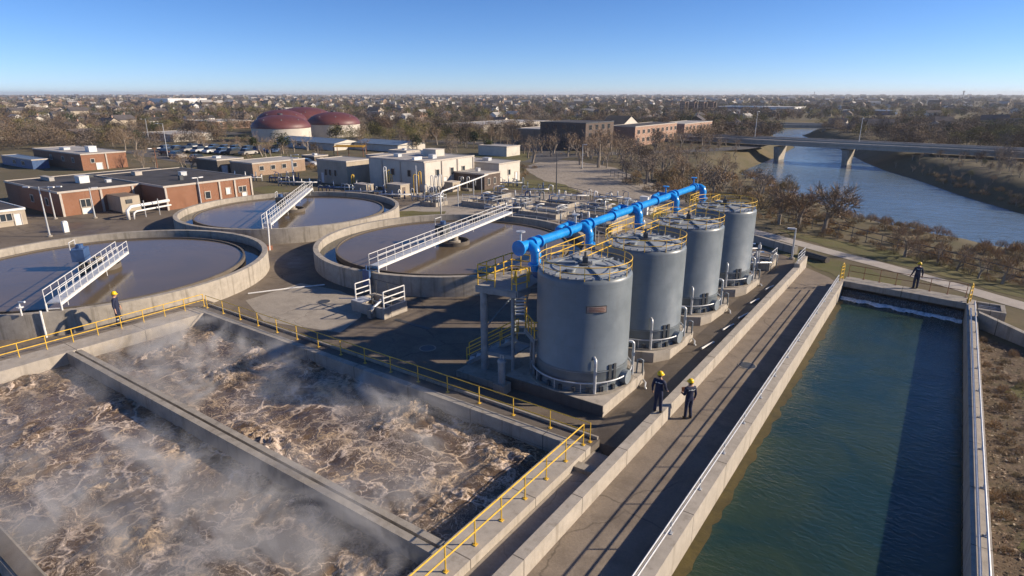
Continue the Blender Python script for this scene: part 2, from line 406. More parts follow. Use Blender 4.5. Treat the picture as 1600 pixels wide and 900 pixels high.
def land_z(px, py):
    s = river_sd(px, py); t = np.clip((s+1)/8, 0, 1); bank = -3.35+3.35*t*t*(3-2*t)
    return np.where(s < -1, np.maximum(-6, -3.35+(s+1)*.5), bank)
def lz(x, y): return float(land_z(np.array([x]), np.array([y]))[0])

HOLES = [(-32.15,-9.3,-6,16.25), (-4.2,2.25,-12,43.2)]
def breaks(lo, hi, step, extra, far):
    b = list(np.arange(lo, hi+.01, step)); x = hi; s = step
    while x < far: s *= 1.45; x += s; b.append(x)
    x = lo; s = step
    while x > -far: s *= 1.45; x -= s; b.append(x)
    b = [v for v in b if all(abs(v-e) > .35 for e in extra)] + list(extra)
    return np.array(sorted(b))
xs = breaks(-90, 64, 2., [-32.15,-9.3,-4.2,2.25], 9000); ys = breaks(-14, 300, 2.5, [-12,-6,16.25,43.2], 9000)
X, Y = np.meshgrid(xs, ys); Z = land_z(X, Y)
Zr = Z + 0
nx = len(xs); mb = MB(); mb.v = list(zip(X.ravel().tolist(), Y.ravel().tolist(), Zr.ravel().tolist()))
for j in range(len(ys)-1):
    for i in range(nx-1):
        cx_, cy_ = (xs[i]+xs[i+1])/2, (ys[j]+ys[j+1])/2
        if any(a < cx_ < b and c < cy_ < d for a,b,c,d in HOLES): continue
        k = j*nx+i; mb.f.append((k,k+1,k+1+nx,k+nx)); mb.m.append(0)
struct(mb.build('ground', M['land'], smooth=True))
# river surface
mb = MB(); mb.add([(x,y,-3.0) for x,y in RIV], [])
def fill_poly(name, loops, z, m, kind='structure', thick=0):
    bm = bmesh.new(); es = []
    for lp in loops:
        vs = [bm.verts.new((x,y,z)) for x,y in lp]
        es += [bm.edges.new((vs[i], vs[(i+1) % len(vs)])) for i in range(len(vs))]
    bmesh.ops.triangle_fill(bm, use_beauty=True, edges=es)
    for f in bm.faces:
        if f.normal.z < 0: f.normal_flip()
    me = bpy.data.meshes.new(name); bm.to_mesh(me); bm.free(); me.materials.append(m)
    o = bpy.data.objects.new(name, me); COL.objects.link(o); o['kind'] = kind; return o
fill_poly('river', [[tuple(p) for p in RIV]], -3.0, M['river'])

def wob(poly, amp=.25, step=1.2, seed=0):          # uneven natural outline
    out = []; n = len(poly); rg = random.Random(seed)
    for i in range(n):
        a = Vector((*poly[i],0)); b = Vector((*poly[(i+1)%n],0)); k = max(1, int((b-a).length/step)); nr = (b-a).cross(Vector((0,0,1))).normalized()
        for j in range(k):
            p = a.lerp(b, j/k); o_ = rg.uniform(-amp, amp) if j else 0
            out.append((p.x+nr.x*o_, p.y+nr.y*o_))
    return out
def ribbon(name, pts, w, z, m):
    L, Rr = [], []
    # smooth
    P = [Vector((*p,0)) for p in pts]
    for _ in range(2):
        Q = [P[0]]
        for a, b in zip(P, P[1:]): Q += [a.lerp(b,.25), a.lerp(b,.75)]
        P = Q + [P[-1]]
    mb = MB(); vs = []
    for i, p in enumerate(P):
        d = (P[min(i+1,len(P)-1)]-P[max(i-1,0)]).normalized(); nn = Vector((-d.y,d.x,0)); vs += [tuple(p+nn*w/2+Vector((0,0,z))), tuple(p-nn*w/2+Vector((0,0,z)))]
    mb.add(vs, [(2*i+1,2*i+3,2*i+2,2*i) for i in range(len(P)-1)])
    return struct(mb.build(name, m))

# ground cover sheets (each about 4 mm above the one below)
fill_poly('plant_yard', [[(-72,-13),(-9.31,-13),(-9.31,-5.99),(-32.14,-5.99),(-32.14,16.24),(-9.31,16.24),(-9.31,-12.9),(-8.2,-12.9),(-8.2,49.2),(-12,52.5),(-19,57.5),(-27,62.2),(-38.5,68),(-47,66),(-50,57),(-66,53),(-67,46),(-69,43.5),(-69,33),(-74,32.5),(-74,24),(-80,22),(-80,-13)]], .006, M['yard'])
fill_poly('walkway', [[(-7.15,-13),(-4.6,-13),(-4.6,44.2),(-5.3,45.4),(-8.1,48.3),(-8.2,47.3),(-7.15,47.3)]], .010, M['walk'])
fill_poly('gravel_road', [wob([(-59.6,87.8),(-63,101),(-58,103),(-46.6,96.9),(-37,86),(-27.8,76.8),(-18.9,64.6),(-13.7,59.3),(-12.9,56.6),(-18.2,58.1),(-27,63.3),(-38.5,69.4),(-44,74.5),(-47.4,75.6)], .3, 2, 3)], .014, M['gravel'])
ribbon('footpath', [(-14.5,58.4),(-9.6,55.4),(-6.3,53.2),(-1.8,50.6),(1.6,48.1),(5.1,45.5),(9,43.2),(20,39)], 1.55, .020, M['path'])
ribbon('access_road', [(-62,96),(-68,112),(-80,124),(-104,128),(-135,120),(-170,112),(-240,120)], 7, .010, M['road'])
ribbon('town_road', [(-62,97),(-66,108),(-55,125),(-40,147),(-40,168)], 6, .022, M['road'])
ribbon('parking_lane', [(-86,58),(-100,60),(-118,62),(-150,66)], 7, .016, M['road'])
fill_poly('concrete_slab', [[(-33.6,19.6),(-33.9,23.8),(-30.5,24.2),(-27.6,23.6),(-25.6,21.6),(-24.7,19.4),(-29.5,18.1)]], .011, M['slab'])
fill_poly('pale_court', [[(-47.5,44.5),(-40.6,46),(-33,51.2),(-24,52.5),(-20,55),(-30,62.5),(-39,66.6),(-45,64),(-48.6,58),(-50,52)]], .011, M['slab'])
for nm, pl, sd_ in (('lawn', [(-47.2,46.5),(-43.2,49.2),(-41.5,46.2),(-43.2,42.8),(-44.5,40.5),(-46,43)], 1), ('lawn', [(-76,46.5),(-76,50.5),(-68.5,48.5),(-69,45)], 2),
                    ('lawn', [(-12.3,55.1),(-4.6,49.9),(-1.2,47.6),(-1.5,45.2),(-4.8,45.6),(-8.2,49.1),(-11.6,52.4)], 3), ('lawn', [(-50,76),(-44,74.5),(-38,69.8),(-40,67.5),(-47.5,66.5),(-52,70)], 4),
                    ('lawn', [(-31,62.5),(-26,64),(-19.5,60),(-20,57.3),(-25,59.5)], 5), ('lawn', [(-130,66),(-96,63.5),(-88,72),(-96,80),(-130,78)], 6), ('lawn', [(-88,92),(-72,84),(-64,98),(-75,112)], 7),
                    ('lawn', [(-4,57.5),(1,54.2),(6,50.2),(12,46.5),(12,44.8),(6,47),(2,49.8),(-4,53.5),(-10,57.5),(-12,60)], 8), ('lawn', [(-180,100),(-140,92),(-120,108),(-150,125),(-190,130)], 9), ('lawn', [(3.6,31),(4.6,33.5),(6.4,32),(5.6,29.5)], 12), ('lawn', [(4.3,24.5),(5.4,26.8),(6.5,25),(5.2,22.8)], 13), ('lawn', [(3.4,19.5),(3.9,21),(5,20.4),(4.2,18.6)], 14)):
    fill_poly(nm, [wob(pl, .35, 1.2, sd_)], .017 if sd_ != 3 else .013, M['grass'])
fill_poly('leaf_litter', [wob([(2.7,-13),(30,-13),(34,30),(14,36.5),(5,36.9),(2.7,38.4)], .1, 2, 11)], .008, M['litter'])

# ------------------------------------------------------------------ railings
POST = {}
def railing(name, label, pts, h, m, spacing, r=.024, rails=(1., .52), group=None, cat='railing', rr=None, parent=None):
    pts = [Vector(p) for p in pts]
    t = thing(name, label, cat, pts[0], group) if parent is None else parent
    for i, k in enumerate(rails):
        MB().tube([p+Vector((0,0,h*k)) for p in pts], rr or r, 6).build('top_rail' if i == 0 else 'mid_rail', m, t, smooth=True, sharp=50)
    proto = None; prev = None
    for a, b in zip(pts, pts[1:]):
        n = max(1, round((b-a).length/spacing))
        for j in range(n+1):
            p = a.lerp(b, j/n)
            if prev is not None and (p-prev).length < .02: continue
            prev = p
            if proto is None:
                mb = MB().cyl(p, p+Vector((0,0,h)), r, 6); mb.cbox((p.x,p.y,p.z+.012),(.12,.12,.024))
                proto = mb.build('post', m, t)
                proto_loc = p.copy()
            else:
                c = proto.copy(); COL.objects.link(c); c.parent = t; c.location = p-proto_loc
    return t

# ------------------------------------------------------------------ channel
struct(MB().add([(-4.2,-12,-.45),(2.25,-12,-.45),(2.25,42.6,-.45),(-4.2,42.6,-.45)], [(0,1,2,3)]).build('channel_water', M['chan']))
t = thing('channel_wall', 'long pale concrete wall with a grey two-bar rail on its left side of the water channel', 'wall', (-4.4,15,0))
MB().box(-4.62,-4.2,-12,43.6,-2.5,.55).build('wall', M['wall'], t)
rg = random.Random(5); mb = MB(); yy = -12.
ws = [.22+.12*noise.noise(Vector((k*.37,0,3)))+.06*noise.noise(Vector((k*1.9,1,0))) for k in range(200)]
vs = []; 
for k in range(200): y = -12+k*.271; vs += [(-4.198,y,-.436),(-4.198+max(.08,ws[k]*1.5),y,-.447)]
mb.add(vs, [(2*k,2*k+1,2*k+3,2*k+2) for k in range(199)])
M['algae'] = ground_mat('algae', (.075,.058,.018), (.11,.085,.025), (.045,.04,.015), .5, 2., 8., .45)
mb.build('algae', M['algae'], t)
t = thing('channel_wall', 'shaded concrete wall along the right side of the water channel beside dry leaf litter', 'wall', (2.5,15,0))
MB().box(2.25,2.72,-12,43.2,-2.5,.55).build('wall', M['wall'], t)
mb = MB()
for k in range(120): y = -11+k*.45; mb.cbox((2.249,y+rg.uniform(-.1,.1),-.42),(.05,rg.uniform(.25,.5),rg.uniform(.05,.16)))
mb.build('moss', M['algae'], t)
railing('railing', 'long grey two-bar rail on the sunlit channel wall beside the walkway', [(-4.47,-10,.55),(-4.47,42.6,.55)], .46, M['galv'], 2.4, .024, (1.,.45))
railing('railing', 'grey pipe rail along the top of the shaded right channel wall', [(2.6,-10,.55),(2.6,42.2,.55)], .17, M['galv'], 2.6, .03, (1.,))
MB().tube([(2.42,-10,.62),(2.42,20,.62),(2.42,41,.62)], .04, 8).build('conduit', M['galv'], tag(thing('conduit_pipe', 'thin grey conduit lying on the shaded right channel wall', 'pipe', (2.42,10,.6))))
wp = [(-4.2,43.05),(2.3,42.2)]
def wv(x, off=0.): return 43.05-(x+4.2)*.85/6.5+off
t = thing('weir', 'concrete weir across the far end of the channel with water falling over it', 'weir', (-1,43,0))
MB().prism([(-4.2,wv(-4.2)),(2.3,wv(2.3)),(2.3,wv(2.3,1.35)),(-4.2,wv(-4.2,1.35))], .2, .55).build('deck', M['wallx'], t)
MB().prism([(-4.2,wv(-4.2,.45)),(2.25,wv(2.25,.45)),(2.25,wv(2.25,1.2)),(-4.2,wv(-4.2,1.2))], -2.5, .198).build('back_wall', M['dconc'], t)
MB().prism([(-4.2,wv(-4.2,.06)),(2.25,wv(2.25,.06)),(2.25,wv(2.25,.44)),(-4.2,wv(-4.2,.44))], -2.4, .02).build('crest', M['dconc'], t)
prof = [(.3,.05),(.05,.055),(-.12,0.),(-.26,-.18),(-.34,-.46)]; vs = []; nseg = 60
for k in range(nseg+1):
    x = -4.15+6.35*k/nseg
    for o_, z_ in prof: vs.append((x, wv(x,o_)+.03*noise.noise(Vector((x*5,z_*2,0))), z_))
MB().add(vs, [(k*5+i,(k+1)*5+i,(k+1)*5+i+1,k*5+i+1) for k in range(nseg) for i in range(4)]).build('waterfall', M['fall'], t, smooth=True)
vs = []; fs = []
for k in range(91):
    x = -4.15+6.35*k/90; w_ = .55+.35*noise.noise(Vector((x*1.7,3,0)))+.08*noise.noise(Vector((x*6,1,0)))
    for i in range(4):
        o_ = -.30-max(.05,w_)*i/3; vs.append((x, wv(x,o_), -.43+.14*math.sin(i/3*math.pi)+.05*noise.noise(Vector((x*7,i*2.,0)))))
MB().add(vs, [(k*4+i,(k+1)*4+i,(k+1)*4+i+1,k*4+i+1) for k in range(90) for i in range(3)]).build('foam', M['foam'], t, smooth=True)
railing('railing', 'thin brown post rail along the back edge of the weir', [(-4.1,wv(-4.1,1.28),.55),(2.2,wv(2.2,1.28),.55)], .8, M['rust'], .95, .018, (1.,.5))
for lb, x, y in (('yellow hooped ladder rail at the left end of the weir', -4.36, 43.2), ('yellow hooped ladder rail at the right end of the weir', 2.36, 42.55)):
    t = thing('ladder_rail', lb, 'ladder', (x,y,.55))
    for s in (-.2,.2):
        MB().tube([(x+s*.3,y+s,.2),(x+s*.3,y+s,1.3),(x+s*.2,y+s*.9,1.55),(x,y+s*.5,1.66),(x,y,1.68)], .03, 6).build('side_rail', M['yellow'], t, smooth=True)
    for z in (.5,.75,1.,1.25,1.45): MB().cyl((x-.06,y-.2,z),(x+.06,y+.2,z), .024, 6).build('rung', M['yellow'], t)
# wing wall and channel head box to the right of the weir
t = thing('wing_wall', 'grey sloping concrete wing wall running right from the channel end', 'wall', (3.5,38.5,0))
mb = MB(); mb.add([(2.73,39.6,-.2),(6.6,35.7,-.2),(6.9,36.0,-.2),(2.73,39.95,-.2),(2.73,39.6,.85),(6.6,35.7,.45),(6.9,36.0,.45),(2.73,39.95,.85)], [(0,1,5,4),(1,2,6,5),(2,3,7,6),(4,5,6,7),(3,0,4,7)]); mb.build('wall', M['wallx'], t)
t = thing('outlet_box', 'low grey concrete outlet box with a bar rack right of the weir', 'box', (3.3,41.6,0))
MB().box(2.74,4.0,41.1,41.3,0,.62).box(3.8,4.0,41.3,42.6,0,.62).box(2.74,4.0,42.6,42.8,0,.62).build('wall', M['wallx'], t)
MB().box(2.74,3.8,41.3,42.6,.02,.12).build('floor', M['dconc'], t)
for k in range(4): MB().cyl((2.8,41.5+k*.3,.5),(3.8,41.5+k*.3,.5), .025, 6).build('bar', M['galv'], t)

# ------------------------------------------------------------------ curb wall
t = thing('curb_wall', 'long knee-high pale concrete wall between the tank pads and the walkway', 'wall', (-7.3,20,0))
for y0, y1 in ((-12,19.0),(19.03,36.6),(36.64,44.6)): MB().box(-7.5,-7.15,y0,y1,-.1,.6).build('wall_section', M['wall'], t)
MB().box(-7.5,-7.15,44.63,47.3,-.1,.85).build('wall_section', M['wall'], t)
railing('railing', 'short grey three-bar rail at the far end of the long pale curb wall', [(-7.36,44.8,.85),(-7.36,47.2,.85)], .62, M['galv'], 1.2, .024, (1.,.6,.25))

# added wedge of paving, sloped from curb to pads to narrow the curb's shadow
mb = MB(); mb.add([(-7.51,17.2,.36),(-9.15,17.6,.012),(-9.15,46.5,.012),(-7.51,47.2,.36),(-7.51,16.9,.0),(-7.51,47.3,.0)], [(0,3,2,1),(0,1,4),(3,5,2)])
struct(mb.build('added_sloping_apron', M['yard']))
# ------------------------------------------------------------------ aeration basins
def sludge(name, x0, x1, y0, y1, seed, st=.085):
    nx_ = int((x1-x0)/st); ny_ = int((y1-y0)/st); vs = []
    for j in range(ny_+1):
        for i in range(nx_+1):
            x = x0+(x1-x0)*i/nx_; y = y0+(y1-y0)*j/ny_
            b = noise.noise(Vector((x*.42+seed,y*.42,0))); q = Vector((x*1.9,y*1.9,seed))
            a = max(0., .55+b*1.3)
            h = a*(.09*noise.noise(q*.8)+.06*noise.noise(q*1.9)+.022*noise.noise(q*4.3))+.05
            if b > .12: h += (b-.12)*.52*(1-1.6*abs(noise.noise(q*1.5)))
            vs.append((x,y,-.14+h))
    mb = MB(); mb.add(vs, [(j*(nx_+1)+i,j*(nx_+1)+i+1,(j+1)*(nx_+1)+i+1,(j+1)*(nx_+1)+i) for j in range(ny_) for i in range(nx_)])
    return struct(mb.build(name, M['sludge'], origin=(x0,y0,-.14), smooth=True))
sludge('aeration_water', -32.15, -9.3, 10.2, 16.25, 3.1)
sludge('aeration_water', -32.15, -9.3, 3.5, 9.6, 11.7)
sludge('aeration_water', -32.15, -9.3, -3, 3.0, 23.3, .3)
t = thing('basin_wall', 'lit pale concrete basin wall below the worker with the long yellow rail', 'wall', (-33,10,0))
MB().box(-33.5,-32.15,-6,16.25,-2,.5).build('wall', M['wall'], t)
MB().box(-34.75,-33.504,-6,17.6,-.1,.47).build('walkway_slab', M['walk'], t)
t = thing('basin_wall', 'shaded grey concrete wall along the tank side of the churning basin', 'wall', (-20,16.6,0))
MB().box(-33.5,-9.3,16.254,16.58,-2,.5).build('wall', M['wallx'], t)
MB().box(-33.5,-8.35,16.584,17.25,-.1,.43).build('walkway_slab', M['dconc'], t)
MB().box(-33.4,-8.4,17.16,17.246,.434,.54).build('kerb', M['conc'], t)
t = thing('basin_wall', 'sunlit concrete basin wall beside the trench and the curb wall', 'wall', (-8.8,10,0))
MB().box(-9.3,-8.35,-6,16.58,-2,.5).build('wall', M['wall'], t)
t = thing('divider_wall', 'dark concrete divider with a slot between the two churning basins', 'wall', (-20,9.9,0))
MB().box(-32.14,-9.31,9.6,9.84,-2,.5).build('beam', M['conc'], t); MB().box(-32.14,-9.31,9.98,10.2,-2,.46).build('beam', M['conc'], t)
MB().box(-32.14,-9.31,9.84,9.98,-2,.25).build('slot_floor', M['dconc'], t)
t = thing('divider_wall', 'dark stone-topped divider in the bottom left corner of the basins', 'wall', (-20,3.2,0))
MB().box(-32.14,-9.31,3.0,3.5,-2,.5).build('beam', M['conc'], t)
MB().box(-32.1,-9.35,3.06,3.44,.502,.54).build('coping', M['dconc'], t)
railing('railing', 'long yellow two-bar rail above the lit basin wall near the worker by the round tank', [(-33.3,-5,.47),(-33.3,16.9,.47)], .72, M['yellow'], 1.12, .021)
railing('railing', 'shaded yellow rail along the tank side of the churning basin', [(-33.0,16.9,.43),(-8.55,16.9,.43)], .74, M['yellow'], 1.6, .019)
railing('railing', 'sunlit yellow rail on the basin wall beside the trench', [(-8.6,16.5,.5),(-8.6,-5,.5)], .8, M['yellow'], 1.22, .023)
fill_poly('trench_floor', [[(-8.34,-12),(-7.51,-12),(-7.51,16.8),(-8.34,16.8)]], .20, M['slab'])
MB().box(-8.36,-7.52,15.4,15.75,.0,.36).build('sill', M['conc'], thing('trench_sill', 'low concrete sill across the trench between basin wall and curb wall', 'sill', (-8,15.5,0)))
# ------------------------------------------------------------------ round clarifier tanks
def clarifier(label, cx, cy, r=10.45):
    t = thing('clarifier', label, 'round tank', (cx,cy,0), 'round clarifier tanks')
    MB().lathe([(r,-.1),(r,1.3),(r-.36,1.3),(r-.36,.2)], (cx,cy,0), 128).build('wall', M['clar'], t, smooth=True, sharp=35)
    MB().lathe([(r-1.55,.3),(r-1.55,1.02),(r-1.68,1.02),(r-1.68,.3)], (cx,cy,0), 128).build('weir_ring', M['dconc'], t, smooth=True, sharp=35)
    MB().lathe([(r-.37,.70),(r-1.54,.70)], (cx,cy,0), 96).build('trough_water', M['troughw'], t)
    MB().disc((cx,cy,.93), r-1.66, 96).build('water', M['clarw'], t)
    MB().lathe([(1.2,.5),(1.2,1.22),(1.1,1.22),(1.1,.96),(.55,.96)], (cx,cy,0), 40).build('feed_well', M['dconc'], t, smooth=True, sharp=35)
    MB().lathe([(.5,.6),(.5,1.15),(.32,1.2),(.32,1.7)], (cx,cy,0), 24).build('centre_pier', M['conc'], t, smooth=True, sharp=35)
    return t
C1, C2, C3 = (-45.1,16.45), (-52.5,36.8), (-30.35,35.4)
clarifier('left round concrete clarifier with a short walkway and blue motor box, beside the worker', *C1)
clarifier('farthest round clarifier, in front of the long brick building', *C2)
clarifier('middle round clarifier with a full-width walkway, left of the grey tanks', *C3)
def clar_bridge(label, c, a, b, ends, rh=.72, z=1.72):
    a = Vector((*a,z)); b = Vector((*b,z)); d = (b-a).normalized(); n = Vector((-d.y,d.x,0)); L = (b-a).length
    t = thing('walkway_bridge', label, 'walkway', ((a+b)/2)[:2]+(0,), 'bridges over the clarifiers')
    t.location = ((a.x+b.x)/2, (a.y+b.y)/2, 0)
    MB().bar(a,b,.62,.05).build('deck', M['galv'], t)
    for s in (-1,1):
        o = n*s*.34
        g = MB().bar(a+o-Vector((0,0,.08)), b+o-Vector((0,0,.08)), .05, .15)
        g.build('girder', M['white'], t)
        h = MB()
        for k in (1., .52): h.tube([a+o+Vector((0,0,rh*k)), b+o+Vector((0,0,rh*k))], .021, 6)
        hr = h.build('handrail', M['white'], t, smooth=True, sharp=50)
        N = max(2, round(L/.95)); pr = None
        for k in range(N+1):
            p = a.lerp(b,k/N)+o
            if pr is None: pr = MB().cyl(p, p+Vector((0,0,rh)), .019, 6).build('post', M['white'], hr); p0 = p
            else:
                q = pr.copy(); COL.objects.link(q); q.parent = hr; q.location = p-p0
    for k in range(int(L/1.5)):
        if k % 2: continue
        p = a.lerp(b,(k+.6)/(L/1.5))+n*.3*(1 if k % 4 else -1); MB().cyl(p, p-Vector((0,0,rnd.uniform(.35,.6))), .02, 6).build('hanger', M['white'], t)
    for e in ends:
        p = Vector((*e,z)); mb = MB()
        for s in (-.34,.34):
            q = p+n*s; mb.cyl(q, (q.x,q.y,1.3), .045, 8)
        mb.bar(p+n*.34-Vector((0,0,.3)), p-n*.34-Vector((0,0,.3)), .05, .05)
        mb.build('end_frame', M['white'], t)
    return t, d, n
e1 = Vector((-36.55,10.85,0)); b1 = Vector((-45.2,18.0,0)); dd = (b1-e1).normalized()
t, d, n = clar_bridge('white railed half-width walkway of the left clarifier ending at a blue motor box', C1, e1[:2], b1[:2], [e1[:2]])
q = e1-dd*.35+n*.5
MB().cyl((q.x,q.y,0),(q.x,q.y,1.45), .055, 8).build('outer_leg', M['white'], t)
def drive(label, c, d, n, col):
    p = Vector((*c,0))+n*1.0
    t = thing('drive_unit', label, 'motor', (p.x,p.y,1.3), 'drive units on the clarifiers')
    MB().bar(p+Vector((0,0,1.95))-d*.5, p+Vector((0,0,1.95))+d*.5, .75, .8).build('housing', col, t)
    MB().tube([p+Vector((0,0,2.35))+d*.1, p+Vector((0,0,2.6))+d*.1], .22, 12).build('motor', M['blue2'], t)
    MB().cyl(p+Vector((0,0,.7)), p+Vector((0,0,1.56)), .2, 10).build('stand', M['dsteel'], t)
    g = MB().tube([p-d*.5+n*.34+Vector((0,0,2.35)), p-d*.5+n*.34+Vector((0,0,2.85)), p+d*.4+n*.34+Vector((0,0,2.85)), p+d*.4+n*.34+Vector((0,0,2.35))], .026, 6)
    g.build('handrail', M['white'], t)
drive('blue motor box on the left clarifier walkway', C1, d, n, M['blue2'])
mb = thing('valve_stand', 'small white valve stand on the rim of the left clarifier', 'valve', (-37.1,9.6,1.3))
MB().cyl((-37.1,9.6,1.3),(-37.1,9.6,2.0), .04, 8).build('stem', M['white'], mb); MB().tube([(-37.1,9.6,2.0),(-36.75,9.75,2.05)], .05, 8).build('arm', M['white'], mb)
MB().lathe([(.02,0),(.16,0),(.16,.04),(.02,.04)], (-37.1,9.6,1.72), 16).build('wheel', M['white'], mb)
def chord(c, ang, r=10.25): v = Vector((math.cos(ang),math.sin(ang),0)); p = Vector((*c,0)); return (p-v*r)[:2], (p+v*r)[:2]
a, b = chord(C3, R(101)); t, d, n = clar_bridge('white railed full-width walkway across the middle clarifier', C3, a, b, [a,b])
drive('dark motor box beside the walkway of the middle clarifier', C3, d, n, M['dsteel'])
a, b = chord(C2, R(133)); t, d, n = clar_bridge('white railed walkway across the farthest clarifier', C2, a, b, [a,b])
drive('dark motor box beside the walkway of the farthest clarifier', C2, d, n, M['dsteel'])
t = thing('gate_valve', 'dark blue gate valve clamped to the rim of the middle clarifier', 'valve', (-28.6,25.2,1.0))
MB().box(-28.95,-28.35,24.85,25.0,.5,1.5).build('body', M['blue2'], t); MB().cyl((-28.65,24.92,1.5),(-28.65,24.92,1.8), .05, 8).build('stem', M['blue2'], t)

# ------------------------------------------------------------------ storage tanks
TK = [(-11.5,21.6),(-11.3,27.25),(-11.3,33.15),(-11.15,39.3)]
ZB, ZT = .5, 5.22
def cam_ang(c): return math.atan2(-c[1], -c[0])           # bearing of the street side, where the vent pipe stands
def tank():
    c = (0,0); r = 1.95
    t = thing('storage_tank', 'x', 'tank', (0,0,0), 'tall grey storage tanks')
    MB().lathe([(r+.03,ZB+.001),(r+.03,ZB+.12),(r,ZB+.13),(r,1.38),(r+.008,1.39),(r+.008,1.43),(r,1.44),(r,5.02),(r-.02,5.1),(r-.07,5.17),(r-.13,5.2)], (0,0,0), 96).build('shell', M['tank'], t, smooth=True, sharp=50)
    rf = MB().lathe([(r-.131,5.2),(r-.3,5.235),(1.36,5.25),(1.36,5.285),(1.28,5.285),(1.28,5.255),(.9,5.29),(.001,5.35)], (0,0,0), 96).build('roof', M['tankroof'], t, smooth=True, sharp=40)
    for k in range(6):
        a = R(60*k+20); MB().bar((.42*math.cos(a),.42*math.sin(a),5.36),(1.78*math.cos(a),1.78*math.sin(a),5.265), .05, .07).build('rafter', M['steel'], rf)
    mb = MB().lathe([(.3,5.33),(.3,5.40),(.2,5.42),(.001,5.42)], (0,0,0), 20); mb.box(-.13,.13,-.11,.11,5.4,5.66); mb.cyl((.02,0,5.6),(.02,0,5.86), .05, 8); mb.build('vent', M['dsteel'], rf)
    for a, rr_ in ((200,.95),(330,1.1)):
        x, y = rr_*math.cos(R(a)), rr_*math.sin(R(a)); MB().lathe([(.17,5.26),(.17,5.38),(.2,5.38),(.2,5.42),(.001,5.42)], (x,y,0), 18).build('hatch', M['tankroof'], rf, smooth=True, sharp=40)
    # lugs round the roof edge
    proto = None
    for k in range(36):
        a = 2*math.pi*k/36; x, y = 1.84*math.cos(a), 1.84*math.sin(a)
        if proto is None: proto = MB().cbox((x,y,5.25),(.07,.07,.09)).build('lug', M['galv'], rf)
        else: q = proto.copy(); COL.objects.link(q); q.parent = rf; q.location = (x-1.84,y,0)
    ring = lambda z, q: [(q*math.cos(2*math.pi*k/64), q*math.sin(2*math.pi*k/64), z) for k in range(64)]
    rl = MB().tube(ring(5.7,1.9), .018, 6, True).tube(ring(5.45,1.9), .013, 6, True).build('guard_rail', M['yellow'], t, smooth=True)
    proto = None
    for k in range(12):
        a = 2*math.pi*k/12; x, y = 1.9*math.cos(a), 1.9*math.sin(a)
        if proto is None: proto = MB().cyl((x,y,5.15),(x,y,5.7), .015, 6).build('post', M['yellow'], rl)
        else: q = proto.copy(); COL.objects.link(q); q.parent = rl; q.location = (x-1.9,y,0)
    MB().tube(ring(.98,2.13), .035, 6, True).build('ring_pipe', M['galv'], t, smooth=True)
    MB().lathe([(r+.04,1.36),(r+.04,1.40)], (0,0,0), 64).build('band', M['steel'], t)
    for k in range(22):
        a = 2*math.pi*(k+.5)/22; p = Vector((math.cos(a),math.sin(a),0)); tt = Vector((-p.y,p.x,0))
        MB().bar(p*2.0+Vector((0,0,ZB)), p*2.0+Vector((0,0,ZB+.24)), .13, .13, tt).build('anchor_chair', M['dsteel'], t)
    for k in range(12):
        a = 2*math.pi*k/12; x, y = 2.13*math.cos(a), 2.13*math.sin(a); MB().cyl((x,y,ZB),(x,y,.98), .018, 6).build('pipe_support', M['galv'], t)
    # fittings placed by bearing; 0 deg = towards the walkway side after rotation
    def at_(a, q, z): return (q*math.cos(R(a)), q*math.sin(R(a)), z)
    for a, zt in ((15,1.95),(88,2.0)):
        vp = MB(); vp.tube([at_(a,2.17,ZB), at_(a,2.17,zt-.12), at_(a,2.16,zt-.02), at_(a,2.1,zt+.05), at_(a,1.94,zt+.06)], .062, 10); vp.cbox(at_(a,2.17,zt-.5),(.13,.13,.16)); vp.build('vent_pipe', M['galv'], t, smooth=True, sharp=40)
    for a in (36,43): MB().bar(at_(a,1.97,.95), at_(a,1.97,1.62), .14, .05, Vector(at_(a,1,0))).build('inspection_plate', M['dsteel'], t)
    MB().tube([at_(62,1.9,.85), at_(62,2.2,.85)], .3, 20).build('manhole', M['steel'], t)
    return t
T0 = tank()
LB_T = ['nearest grey storage tank, with a framed nameplate, beside the stair tower', 'second grey storage tank from the stair tower', 'third grey storage tank from the stair tower', 'farthest grey storage tank, at the end of the blue pipe']
TANKS = []
for i, c in enumerate(TK):
    o = T0 if i == 0 else dup(T0)
    o.location = (c[0],c[1],0); o.rotation_euler = (0,0,cam_ang(c)); o['label'] = LB_T[i]; TANKS.append(o)
# nameplate on the nearest tank
ac = cam_ang(TK[0]); np_ = MB(); a0, a1 = R(3), R(27)
def arcbox(mb, r0, r1, a0, a1, z0, z1, n=8):
    vs = []
    for k in range(n+1):
        a = a0+(a1-a0)*k/n
        vs += [(r_*math.cos(a), r_*math.sin(a), z) for r_, z in ((r0,z0),(r1,z0),(r1,z1),(r0,z1))]
    fs = [(k*4+i,k*4+(i+1)%4,(k+1)*4+(i+1)%4,(k+1)*4+i) for k in range(n) for i in range(4)]+[(0,1,2,3),(n*4+3,n*4+2,n*4+1,n*4)]
    return mb.add(vs, fs)
MB_ = arcbox(MB(), 1.94, 1.99, a0, a1, 3.90, 4.19); po = MB_.build('nameplate_frame', M['dsteel'], None); po.parent = T0; po.name = 'nameplate'
M['plate'] = paint('faded_plate', (.36,.25,.20), .6, .25, 0., 8.)
po2 = arcbox(MB(), 1.985, 1.998, a0+R(.9), a1-R(.9), 3.93, 4.16).build('face', M['plate'], None); po2.parent = po
rg = random.Random(4)
for row in range(3):
    a = a0+R(3); mb = MB(); rr_ = [(a, min(a1-R(2.5), a1-R(rg.uniform(2.5,6))))]
    arcbox(mb, 1.996, 2.002, rr_[0][0], rr_[0][1], 3.965+row*.06, 3.988+row*.06, 8)
    q = mb.build('text_line', M['rust'], None); q.parent = po
